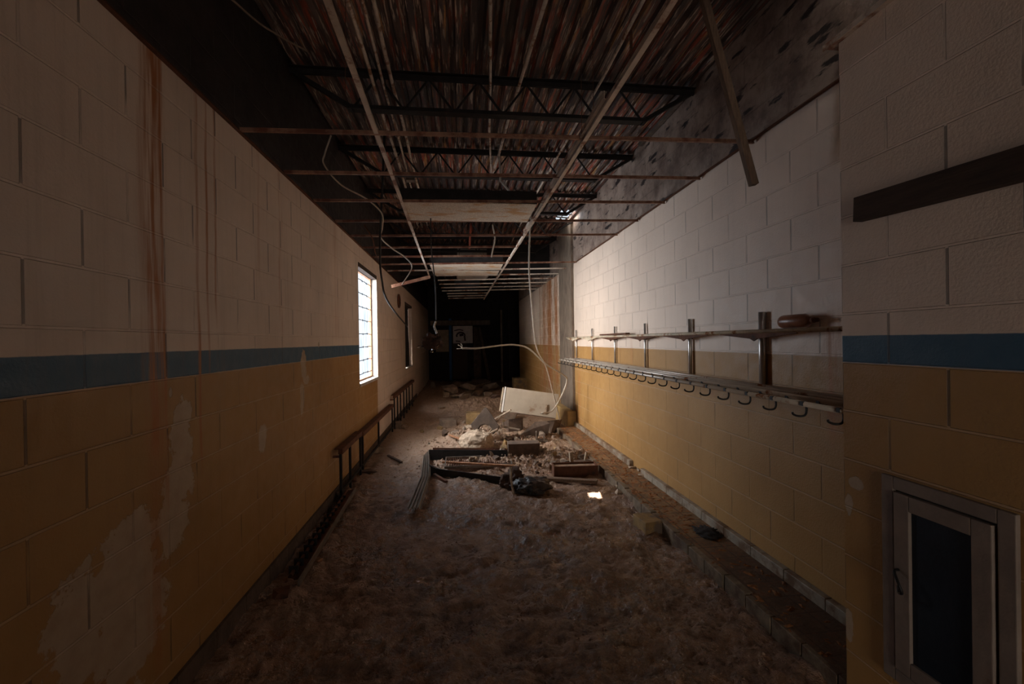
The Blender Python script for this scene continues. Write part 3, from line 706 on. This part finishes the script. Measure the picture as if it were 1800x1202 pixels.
# hollow blocks
def hollow_block(px, py, label, rz=0, sx=.39, sy=.19, sz=.19, mat='conc', dz=0., rx=0, ry=0):
    p = onF(px, py)
    bm = NB(); w = .03
    box(bm, -sx/2, sx/2, -sy/2, -sy/2+w, 0, sz); box(bm, -sx/2, sx/2, sy/2-w, sy/2, 0, sz)
    for c in (-sx/2, -w/2, sx/2-w): box(bm, c, c+w, -sy/2+w, sy/2-w, 0, sz)
    o = obj('hollow_block', bm, mat, bevel=.004); o.location = (p.x, p.y, p.z+dz-.01); o.rotation_euler = (rx, ry, rz); return tag(o, label, 'block')
B_ = 'box'
place_chunk(920, 797, .40, .19, .16, 'concd', 'long dark brick-shaped block in front of the fallen white cabinet', 'block', -.05, name='concrete_block', kind=B_)
place_chunk(888, 790, .12, .17, .2, 'tanblk', 'upright chipped brown block beside the long dark block', 'block', .2, name='concrete_block', seed=3)
place_chunk(833, 744, .27, .2, .21, 'tanblk', 'tan painted block standing behind the bent metal hood', 'block', -.1, name='concrete_block', kind=B_)
place_chunk(787, 748, .25, .3, .13, 'conc', 'pale flat block left of the rubble heap', 'block', .25, name='concrete_block', kind=B_)
place_chunk(826, 766, .13, .15, .17, 'plaster', 'small white block leaning on the bent metal hood', 'block', .3, name='concrete_block', kind=B_, rx=.1)
place_chunk(800, 770, .26, .2, .14, 'conc', 'grey rounded chunk left of the rubble heap', 'rubble', .4, seed=5)
place_chunk(784, 766, .11, .13, .12, 'concd', 'small dark chunk at the left edge of the heap', 'rubble', .8, seed=6)
place_chunk(665, 793, .15, .12, .07, 'plaster', 'pale topped brick lying beside the left heater railing', 'brick', .3, name='loose_brick', kind=B_)
place_chunk(700, 753, .10, .16, .13, 'conc', 'left of two small grey blocks near the left wall', 'block', .1, name='concrete_block', kind=B_)
place_chunk(712, 752, .16, .14, .10, 'conc', 'broken grey chunk beside the small block near the left wall', 'rubble', .5, seed=8)
place_chunk(776, 717, .14, .1, .05, 'plaster', 'small pinkish brick fragment on the mud beyond the heap', 'brick', .5, name='loose_brick', kind=B_, rx=.15)
place_chunk(783, 697, .16, .13, .14, 'plaster', 'white cube of masonry in the dark behind the heap', 'block', .3, name='concrete_block', kind=B_, ry=.15)
place_chunk(1138, 928, .15, .2, .10, 'tanblk', 'loose tan block lying against the tiled ledge', 'block', .12, name='concrete_block', kind=B_)
place_chunk(1090, 868, .1, .09, .07, 'plaster', 'pale lump beside the ledge', 'rubble', .2, seed=12)
place_chunk(1088, 857, .06, .05, .05, 'plaster', 'tiny white fragment fallen at the ledge edge', 'rubble', .2, seed=13)
# slabs under cabinet
place_chunk(905, 757, .34, .25, .28, 'concd', 'dark broken slab under the left end of the white cabinet', 'rubble', .2, seed=14)
place_chunk(940, 763, .5, .3, .27, 'concd', 'wide dark slab under the middle of the white cabinet', 'rubble', -.1, seed=15)
place_chunk(974, 760, .27, .22, .26, 'concd', 'dark chunk under the right end of the white cabinet', 'rubble', .4, seed=16)
place_chunk(898, 738, .22, .2, .26, 'conc', 'grey chunk between the hood and the white cabinet', 'rubble', .4, seed=17)
place_chunk(955, 768, .18, .12, .12, 'conc', 'grey chunk below the white cabinet', 'rubble', 1.0, seed=18)
place_chunk(865, 752, .2, .16, .12, 'conc', 'small grey chunk behind the bent metal hood', 'rubble', 1.0, seed=19)
bm = NB(); box(bm, -.09, .09, -.05, .05, 0, .02); box(bm, -.09, -.07, -.05, .05, .02, .14); box(bm, .03, .05, -.05, .05, .02, .10)
o = obj('metal_bracket', bm, 'alu'); p = onF(952, 775); o.location = p; o.rotation_euler = (0, 0, -.2); tag(o, 'bent grey bracket below the white cabinet', 'bracket')

# white cabinet lying on the rubble
P0 = onY(883, 722, 7.1); P1 = onY(977, 735, 6.95); P2 = onY(889, 680, 7.2)
ex = (P1-P0); wdt = ex.length*1.0; ex.normalize(); ez = (P2-P0); ez = (ez-ex*ez.dot(ex)); hh = ez.length; ez.normalize(); ey = ez.cross(ex)
mt = Matrix((ex, ey, ez)).transposed().to_4x4(); mt.translation = P0
t = thing('fallen_cabinet', 'big dusty white metal cabinet lying tilted on the rubble heap', 'cabinet'); t.matrix_world = mt
obj('cabinet_front', box(NB(), .012, wdt, 0, .02, .0, hh), 'enamel', t, bevel=.004)
obj('cabinet_body', box(NB(), .025, wdt-.01, .022, .17, .01, hh-.012), 'enamel', t, bevel=.004)
bm = NB(); box(bm, -.018, .009, -.006, .03, -.02, hh+.002); obj('edge_strip', bm, 'white', t)
bm = NB(); box(bm, -.055, -.03, .01, .06, -.01, hh-.01); obj('side_flange', bm, 'plaster', t)
obj('corner_tab', box(NB(), wdt*.78, wdt*.81, -.03, -.002, .06, .2), 'plaster', t)
obj('corner_tab', box(NB(), wdt*.70, wdt*.8, -.03, -.002, .04, .06), 'plaster', t)
# bent hood: triangular shell with arched mouth
def hood():
    p = onF(852, 768); bm = NB()
    out = [(-.20, .11), (-.21, .16), (-.03, .40), (.0, .41), (.03, .38), (.20, .15), (.19, .10)]
    inn = [(-.10, .03), (-.10, .10), (-.07, .15), (-.01, .17), (.06, .15), (.10, .10), (.11, .03)]
    d = .16; F0 = [bm.verts.new((x, 0, z)) for x, z in out]; G0 = [bm.verts.new((x, 0, z)) for x, z in inn]
    F1 = [bm.verts.new((x, d, z)) for x, z in out]; G1 = [bm.verts.new((x, d, z)) for x, z in inn]
    for i in range(6):
        bm.faces.new((F0[i], F0[i+1], G0[i+1], G0[i])); bm.faces.new((F0[i], F1[i], F1[i+1], F0[i+1])); bm.faces.new((G0[i], G0[i+1], G1[i+1], G1[i]))
        bm.faces.new((F1[i], G1[i], G1[i+1], F1[i+1]))
    bm.faces.new((F0[0], G0[0], G1[0], F1[0])); bm.faces.new((F0[6], F1[6], G1[6], G0[6]))
    o = obj('metal_hood', bm, 'hood', bevel=.006); o.location = (p.x, p.y, p.z+.02); o.rotation_euler = (-.25, .05, -.15)
    return tag(o, 'bent triangular metal hood with arched opening on the heap', 'metal hood')
hood()
# pale powder pile
p = onF(838, 778); bm = lumpy(NB(), 1, 7.7, .13, 5, (.24, .24, .17), 2.6, -.05)
o = obj('plaster_pile', bm, 'plaster', smooth=True); o.location = (p.x, p.y+.1, p.z-.02); tag(o, 'pale pile of crumbled plaster in front of the bent hood', 'plaster pile', kind='stuff')
# sticks
def stick(P, w, h, mat, label, name='wood_strip', cat='stick'): return tag(obj(name, bar(NB(), P[0], P[1], w, h), mat), label, cat)
stick((onY(868, 737, 6.7), onY(898, 720, 6.5)), .03, .02, 'plaster', 'pale stick leaning up towards the white cabinet')
stick((onY(860, 760, 6.4), onY(880, 732, 6.5)), .02, .015, 'plaster', 'thin pale stick crossing the leaning one beside the hood')
stick((onY(858, 763, 6.3), onY(875, 754, 6.3)), .03, .02, 'plaster', 'short pale strip at the foot of the crossed sticks')
stick((onY(886, 750, 6.5), onY(914, 755, 6.4)), .035, .02, 'conc', 'short grey strip in front of the dark slabs')
stick((onF(682, 803)+Vector((0, 0, .02)), onF(706, 815)+Vector((0, 0, .02))), .03, .02, 'dwood', 'dark splinter on the mud near the left heater railing')
stick((onF(763, 838)+Vector((0, 0, .03)), onF(785, 849)+Vector((0, 0, .015))), .03, .02, 'rust', 'short rusty splinter left of the long steel angle')
stick((onF(790, 770)+Vector((0, 0, .05)), onF(815, 778)+Vector((0, 0, .04))), .02, .02, 'owood', 'small orange splinter in the heap')
# long trough
A = onF(755, 808); Bp = onF(892, 800)
t = thing('metal_trough', 'long dark metal channel lying across the corridor before the heap', 'metal channel')
dv = (Bp-A); dv.z = 0; n = dv.normalized(); nn = Vector((-n.y, n.x, 0)); A.z = .02; Bp.z = .06
obj('channel_side', bar(NB(), A+Vector((0, 0, .06)), Bp+Vector((0, 0, .06)), .01, .13), 'dsteel', t)
obj('channel_base', bar(NB(), A+nn*.06, Bp+nn*.06, .12, .01), 'dsteel', t)
obj('channel_side', bar(NB(), A+nn*.12+Vector((0, 0, .06)), Bp+nn*.12+Vector((0, 0, .06)), .01, .12), 'rust', t)
# louvre grille
A = onF(783, 829); Bq = onF(900, 829); t = thing('louvre_grille', 'rusty slatted louvre grille lying on the mud', 'grille', (A.x, A.y, .05), (.12, 0, -.02))
Lx = (Bq-A).x; D = .30
bm = NB(); box(bm, 0, Lx, 0, .012, -.012, .02); box(bm, 0, Lx, D-.012, D, -.012, .02); box(bm, -.012, 0, 0, D, -.012, .02); box(bm, Lx, Lx+.012, 0, D, -.012, .02); obj('grille_frame', bm, 'alu', t)
bm = NB()
for k in range(30):
    x = Lx*(k+.5)/30; bar(bm, (x, .012, 0), (x+.02, D-.012, 0), .004, .024)
obj('grille_slats', bm, 'rust', t)
bar_o = stick((onF(778, 812, .04), onF(905, 819, .05)), .03, .02, 'owood', 'thin orange strip behind the louvre grille')
# long steel angle
A = onF(762, 836)+Vector((0, 0, .05)); Bq = onF(905, 852)+Vector((0, 0, .03))
t = thing('steel_angle', 'long dark steel angle lying in front of the louvre grille', 'steel angle')
obj('angle_leg', bar(NB(), A, Bq, .012, .075), 'dsteel', t); obj('angle_leg', bar(NB(), A+Vector((0, .035, -.035)), Bq+Vector((0, .035, -.035)), .075, .012), 'dsteel', t)
obj('end_plate', hull(NB(), [A+Vector(v) for v in ((-.05, -.02, -.04), (-.05, -.02, .08), (.10, -.02, .0), (.10, -.02, -.04), (-.05, .03, -.04), (-.05, .03, .08), (.10, .03, .0))]), 'dsteel', t)
# right boards & box
A = onF(908, 843)+Vector((0, 0, .03)); Bq = onF(1050, 851)+Vector((0, 0, .03))
stick((A, Bq), .07, .03, 'wood', 'muddy wooden board lying across the right half of the floor', 'wooden_board', 'board')
p = onF(1013, 838); t = thing('sheet_metal_tray', 'rusty sheet metal tray half filled with mud right of the heap', 'tray', (p.x, p.y, p.z), (0, 0, -.06))
bm = NB(); box(bm, -.25, .25, 0, .012, 0, .12); box(bm, -.25, .25, .16, .172, 0, .12); box(bm, -.25, -.238, .012, .16, 0, .12); box(bm, .238, .25, .012, .16, 0, .12); obj('tray_wall', bm, 'rust', t)
obj('tray_fill', box(NB(), -.237, .237, .013, .159, .0, .10), 'rub', t)
p = onF(1018, 816); t = thing('broken_fitting', 'small broken white fitting with two upright stubs right of the heap', 'fitting', p, (0, 0, .2))
obj('fitting_base', box(NB(), -.14, .14, -.05, .05, 0, .04), 'concd', t)
obj('upright_stub', bar(NB(), (-.10, 0, .04), (-.11, 0, .16), .04, .03, Vector((0, 1, 0))), 'plaster', t); obj('upright_stub', bar(NB(), (.08, 0, .04), (.10, 0, .14), .02, .02, Vector((0, 1, 0))), 'plaster', t)
# corrugated kinked strip
pts = [((714, 895), (739, 895)), ((739, 839), (757, 836)), ((744, 803), (755, 791))]
zz = (.065, .12, .08)
t = tag(bpy.data.objects.new('corrugated_strip', None), 'kinked ribbed aluminium strip lying on the mud left of centre', 'metal strip')
bm = NB(); rows = []
for (l, r), z in zip(pts, zz):
    a, b = onZ(*l, z), onZ(*r, z); n = 16; rows.append([bm.verts.new(a.lerp(b, i/n)+Vector((0, 0, .018*(i % 4 in (1, 2))+.0))) for i in range(n+1)])
for A, Bq in zip(rows, rows[1:]):
    for i in range(16): bm.faces.new((A[i], A[i+1], Bq[i+1], Bq[i]))
bpy.data.objects.remove(t)
o = obj('corrugated_strip', bm, 'alu'); s = o.modifiers.new('t', 'SOLIDIFY'); s.thickness = .003
tag(o, 'kinked ribbed aluminium strip lying on the mud left of centre', 'metal strip')
# black bag
p = onF(938, 866); bm = lumpy(NB(), 1, 4.2, .28, 5, (.20, .15, .09), 2.2, -.03)
o = obj('black_plastic_bag', bm, 'bag', smooth=True); o.location = (p.x, p.y+.1, p.z+.03); tag(o, 'crumpled black plastic bag lying in the mud', 'bag')
p = onF(905, 865); o = obj('dirty_rag', lumpy(NB(), 1, 9.2, .45, 4, (.13, .12, .13), 2., -.04), 'insul', smooth=True); o.location = (p.x, p.y+.2, p.z+.05); tag(o, 'dirty brown rag beside the black bag', 'rag')
A = onY(903, 868, onF(903, 868).y); Bq = onY(898, 820, onF(903, 868).y+.1)
tag(obj('bent_stick', tube(NB(), spline([A, A.lerp(Bq, .5)+Vector((-.012, 0, 0)), Bq]), .012, 7), 'plaster'), 'pale bent stick standing in front of the rag', 'stick')
# left floor lumps by wall
place_chunk(644, 830, .26, .1, .05, 'concd', 'flat dark scrap at the foot of the near heater railing', 'rubble', .1, seed=31)
place_chunk(618, 845, .12, .12, .08, 'rust', 'reddish chunk at the foot of the near heater railing', 'rubble', .4, seed=32)
place_chunk(553, 985, .11, .04, .03, 'owood', 'small orange wood scrap near the left wall', 'wood scrap', -.5, name='wood_scrap', kind=B_)
place_chunk(495, 1047, .12, .11, .06, 'rust', 'reddish brick lump at the near end of the heater cover', 'brick', .3, seed=34, name='loose_brick')
place_chunk(600, 872, .10, .12, .08, 'wood', 'brown lump at the far end of the heater cover', 'rubble', .3, seed=35)
# far heap
place_chunk(762, 682, .18, .18, .26, 'conc', 'pale bucket-shaped stub in the dark far left', 'rubble', 0, seed=36)
for i, (px, py, s_) in enumerate(((790, 690, .5), (808, 684, .6), (822, 686, .5), (845, 682, .7), (862, 684, .5), (880, 680, .4), (800, 700, .3), (838, 694, .4), (858, 698, .35), (872, 700, .25), (815, 700, .3))):
    place_chunk(px, py, s_, s_*.8, s_*.55, 'concd' if i % 2 else 'conc', 'broken masonry in the dark heap at the far end of the corridor', 'rubble', i, seed=50+i, group='rubble at the far end')
c = onX(905, 664, WR-.15)
tag(obj('concrete_block', box(NB(), WR-.4, WR-.002, 12.9, 13.3, 0, .42), 'tanblk', bevel=.01), 'tan stub of block wall at the far right end', 'block')

# small individual stones of the heap
rnd = random.Random(11); protos = []
heapc = [(onZ(845, 772, .05), .62, .42), (onZ(925, 775, .05), .5, .4), (onZ(870, 806, .05), .65, .25), (onZ(975, 812, .05), .5, .22), (onZ(860, 745, .05), .6, .4)]
for k in range(12):
    bm = chunk_bm(rnd, 1, rnd.uniform(.6, 1), rnd.uniform(.5, .9), 11); me_o = obj('rubble_stone', bm, ('conc', 'plaster', 'rub', 'concd', 'tanblk', 'conc')[k % 6]); protos.append(me_o)
for k in range(240):
    c, a, b = heapc[k % 5]; x = c.x+rnd.gauss(0, a*.6); y = c.y+rnd.gauss(0, b*.6)
    x = max(-1.0, min(1.48, x))
    if k < 12: o = protos[k]
    else: o = protos[rnd.randrange(12)].copy(); C.objects.link(o)
    s_ = .03+.10*rnd.random()**2.2
    o.scale = (s_, s_, s_); o.location = (x, y, height(x, y)-.004); o.rotation_euler = (0, 0, rnd.uniform(0, 6))
    tag(o, 'small broken stone scattered in the rubble heap', 'stone', 'small stones of the rubble heap')
# crumbs: uncountable
bm = NB()
for k in range(9000):
    if k % 3 == 0: c, a, b = heapc[k % 5]; x = c.x+rnd.gauss(0, a*.8); y = c.y+rnd.gauss(0, b*.8)
    else: y = 1.4+7.5*rnd.random()**1.5; x = rnd.uniform(-1.1, 1.5)
    if not -1.15 < x < 1.5: continue
    s_ = rnd.uniform(.006, .02) if k % 3 == 0 else rnd.uniform(.003, .010); z = height(x, y)
    q = Vector((x, y, z+s_*.25)); a_ = rnd.uniform(0, 6)
    vs = [q+Vector((math.cos(a_+i*2.1)*s_, math.sin(a_+i*2.1)*s_, -s_*.4)) for i in range(3)]+[q+Vector((rnd.uniform(-.4, .4)*s_, rnd.uniform(-.4, .4)*s_, s_*.8))]
    v = [bm.verts.new(p) for p in vs]
    for f in ((0, 2, 1), (0, 1, 3), (1, 2, 3), (2, 0, 3)): bm.faces.new([v[i] for i in f])
tag(obj('gravel_crumbs', bm, 'rub'), 'fine crumbs of mortar and gravel strewn over the mud', 'gravel', kind='stuff')
# litter on ledge
bm = NB()
for k in range(700):
    y = rnd.uniform(1.8, 7.1); x = rnd.uniform(LX+.03, WR-.06)
    if y < 3.2 and k % 3: continue
    s_ = rnd.uniform(.004, .016); q = Vector((x, y, .08)); a_ = rnd.uniform(0, 6)
    d = Vector((math.cos(a_), math.sin(a_), 0))*s_*rnd.uniform(1, 2.4); e = Vector((-d.y, d.x, 0))*.4
    v = [bm.verts.new(p) for p in (q-d-e, q+d-e, q+d+e, q-d+e, q+Vector((0, 0, s_*.6)))]
    for f in ((0, 1, 4), (1, 2, 4), (2, 3, 4), (3, 0, 4), (3, 2, 1, 0)): bm.faces.new([v[i] for i in f])
tag(obj('rust_flakes', bm, simple('rust_flake', (.33, .13, .04), .85, 0, .6, 30)), 'rust flakes and chips strewn over the tiled ledge', 'rust flakes', kind='stuff')
for i, (px, py) in enumerate(((1112, 822), (1122, 826), (1128, 836))):
    p = onZ(px, py, .085); o = obj('tile_shard', chunk_bm(random.Random(i+70), .10, .04, .03), 'plaster'); o.location = (p.x, p.y, .076); o.rotation_euler = (0, 0, i*1.1)
    tag(o, ('white tile shard on the ledge by the baseboard gap, furthest of three', 'white tile shard on the ledge by the baseboard gap, middle of three', 'white tile shard on the ledge by the baseboard gap, nearest of three')[i], 'tile shard')
p = onZ(1265, 935, .085); o = obj('leaf_clump', lumpy(NB(), .075, 2.2, .6, 4, (1, 1.3, .28), 3), 'dark', smooth=True); o.location = (1.80, p.y, .088); tag(o, 'dark clump of rotten leaves on the ledge', 'leaf clump')

# ---------------------------------------------------------------- far end wall items
Y = YE-.02
def panel(x0, y0, x1, y1, mat, name, label, cat, d=.04, par=None, yy=Y):
    a, b = onY(x0, y0, yy), onY(x1, y1, yy)
    o = obj(name, box(NB(), min(a.x, b.x), max(a.x, b.x), yy-d, yy, min(a.z, b.z), max(a.z, b.z)), mat, par)
    return tag(o, label, cat) if label else o
t = thing('door_1', 'tan panelled doorway on the dark end wall', 'door'); t['kind'] = 'structure'; del t['category']
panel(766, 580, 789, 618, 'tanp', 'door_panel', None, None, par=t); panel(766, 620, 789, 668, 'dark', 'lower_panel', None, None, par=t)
panel(789, 560, 795, 668, 'bluep', 'blue_pipe', 'faded blue pipe standing at the end wall', 'pipe', .1)
t = thing('wall_poster', 'white poster with dark red drawing on the dark end wall', 'poster')
panel(796, 573, 831, 603, 'paper', 'poster_sheet', None, None, .015, t)
a = onY(810, 590, Y-.02); bm = NB()
tube(bm, [a+Vector((.16*math.cos(k*.5), 0, .13*math.sin(k*.5))) for k in range(8)], .03, 6); tube(bm, [a+Vector((.14, 0, 0)), a+Vector((.16, 0, -.2))], .035, 6); tube(bm, [a+Vector((-.2, 0, -.2)), a+Vector((-.02, 0, -.22))], .02, 6)
tube(bm, [a+Vector((-.25, 0, .2)), a+Vector((-.05, 0, .24)), a+Vector((.1, 0, .2))], .018, 6); tube(bm, [a+Vector((-.05, 0, .02)), a+Vector((.1, 0, .04))], .05, 6)
obj('poster_drawing', bm, simple('dark_red_ink', (.08, .03, .03), .8), t)
panel(757, 564, 861, 571, 'colc', 'lintel_beam', 'grey lintel beam across the end wall', 'beam', .15)
panel(832, 575, 846, 665, 'concd', 'leaning_sheet', 'grey sheet standing right of the poster', 'sheet', .03)
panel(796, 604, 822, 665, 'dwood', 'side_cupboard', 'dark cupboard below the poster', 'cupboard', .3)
panel(879, 545, 884, 678, 'colc', 'steel_post', 'pale post at the far end, left of the thin one', 'post', .1, yy=15.5)
panel(894, 540, 896, 682, 'colc', 'steel_post', 'thin pale post at the far end by the right wall corner', 'post', .05, yy=15.0)
A, Bq = onY(842, 575, 16.3), onY(862, 677, 15.6)
stick((A, Bq), .1, .04, 'concd', 'grey board leaning diagonally at the end wall', 'leaning_board', 'board')

# ---------------------------------------------------------------- light, world, camera
w = bpy.data.worlds.new('overcast_sky'); bpy.context.scene.world = w; w.use_nodes = True
# overcast sky, with a bright lobe added on the window side to concentrate the light
bg = w.node_tree.nodes['Background']; wn = w.node_tree.nodes; wl_ = w.node_tree.links
tc = wn.new('ShaderNodeTexCoord'); dt = wn.new('ShaderNodeVectorMath'); dt.operation = 'DOT_PRODUCT'; wl_.new(tc.outputs['Generated'], dt.inputs[0]); dt.inputs[1].default_value = Vector((-1, -.18, .34)).normalized()
mx_ = wn.new('ShaderNodeMath'); mx_.operation = 'MAXIMUM'; wl_.new(dt.outputs['Value'], mx_.inputs[0]); mx_.inputs[1].default_value = 0
pw = wn.new('ShaderNodeMath'); pw.operation = 'POWER'; wl_.new(mx_.outputs[0], pw.inputs[0]); pw.inputs[1].default_value = 2.2
ml = wn.new('ShaderNodeMath'); ml.operation = 'MULTIPLY_ADD'; wl_.new(pw.outputs[0], ml.inputs[0]); ml.inputs[1].default_value = 47; ml.inputs[2].default_value = .95
d2 = wn.new('ShaderNodeVectorMath'); d2.operation = 'DOT_PRODUCT'; wl_.new(tc.outputs['Generated'], d2.inputs[0]); d2.inputs[1].default_value = Vector((0, -1, .1)).normalized()  # second lobe added to send fill light through the entrance
m2 = wn.new('ShaderNodeMath'); m2.operation = 'MAXIMUM'; wl_.new(d2.outputs['Value'], m2.inputs[0]); m2.inputs[1].default_value = 0
p2 = wn.new('ShaderNodeMath'); p2.operation = 'POWER'; wl_.new(m2.outputs[0], p2.inputs[0]); p2.inputs[1].default_value = 3
a2 = wn.new('ShaderNodeMath'); a2.operation = 'MULTIPLY_ADD'; wl_.new(p2.outputs[0], a2.inputs[0]); a2.inputs[1].default_value = 2.6; wl_.new(ml.outputs[0], a2.inputs[2])
wl_.new(a2.outputs[0], bg.inputs[1])
cm = wn.new('ShaderNodeMix'); cm.data_type = 'RGBA'; sm_ = wn.new('ShaderNodeMath'); sm_.operation = 'ADD'; sm_.use_clamp = True; wl_.new(pw.outputs[0], sm_.inputs[0]); wl_.new(p2.outputs[0], sm_.inputs[1]); wl_.new(sm_.outputs[0], cm.inputs[0]); cm.inputs[6].default_value = (.82, .91, 1, 1); cm.inputs[7].default_value = (1, .925, .83, 1); wl_.new(cm.outputs[2], bg.inputs[0])

ld = bpy.data.lights.new('window_portal', 'AREA'); ld.shape = 'RECTANGLE'; ld.size = W1[3]-W1[2]; ld.size_y = W1[1]-W1[0]
lo = bpy.data.objects.new('window_portal', ld); C.objects.link(lo); lo.location = (WL-.15, (W1[0]+W1[1])/2, (W1[2]+W1[3])/2); lo.rotation_euler = (0, -PI/2, 0); ld.cycles.is_portal = True
l2 = bpy.data.lights.new('added_entrance_portal', 'AREA'); l2.shape = 'RECTANGLE'; l2.size = DX[1]-DX[0]; l2.size_y = DX[2]  # portal of the entrance added behind the camera
o2 = bpy.data.objects.new('added_entrance_portal', l2); C.objects.link(o2); o2.location = ((DX[0]+DX[1])/2, YB-.25, DX[2]/2); o2.rotation_euler = (PI/2, 0, 0); l2.cycles.is_portal = True
sd = bpy.data.lights.new('sun', 'SUN'); sd.energy = 90; sd.angle = .0093; sd.color = (.95, .97, 1)
so = bpy.data.objects.new('sun', sd); C.objects.link(so)
dirv = Vector((0, sun_dy, -DECK-.02)); so.rotation_euler = dirv.to_track_quat('-Z', 'Y').to_euler()

cam = bpy.data.cameras.new('camera'); co = bpy.data.objects.new('camera', cam); C.objects.link(co)
cam.sensor_width = 36; cam.lens = F/1800*36; cam.clip_start = .02
mw = Matrix((R_, U_, -fw)).transposed().to_4x4(); mw.translation = EYE; co.matrix_world = mw
S = bpy.context.scene; S.camera = co
S.view_settings.view_transform = 'Standard'; S.view_settings.look = 'None'; S.view_settings.gamma = 1; S.view_settings.exposure = 0
S.cycles.max_bounces = 8; S.cycles.diffuse_bounces = 6
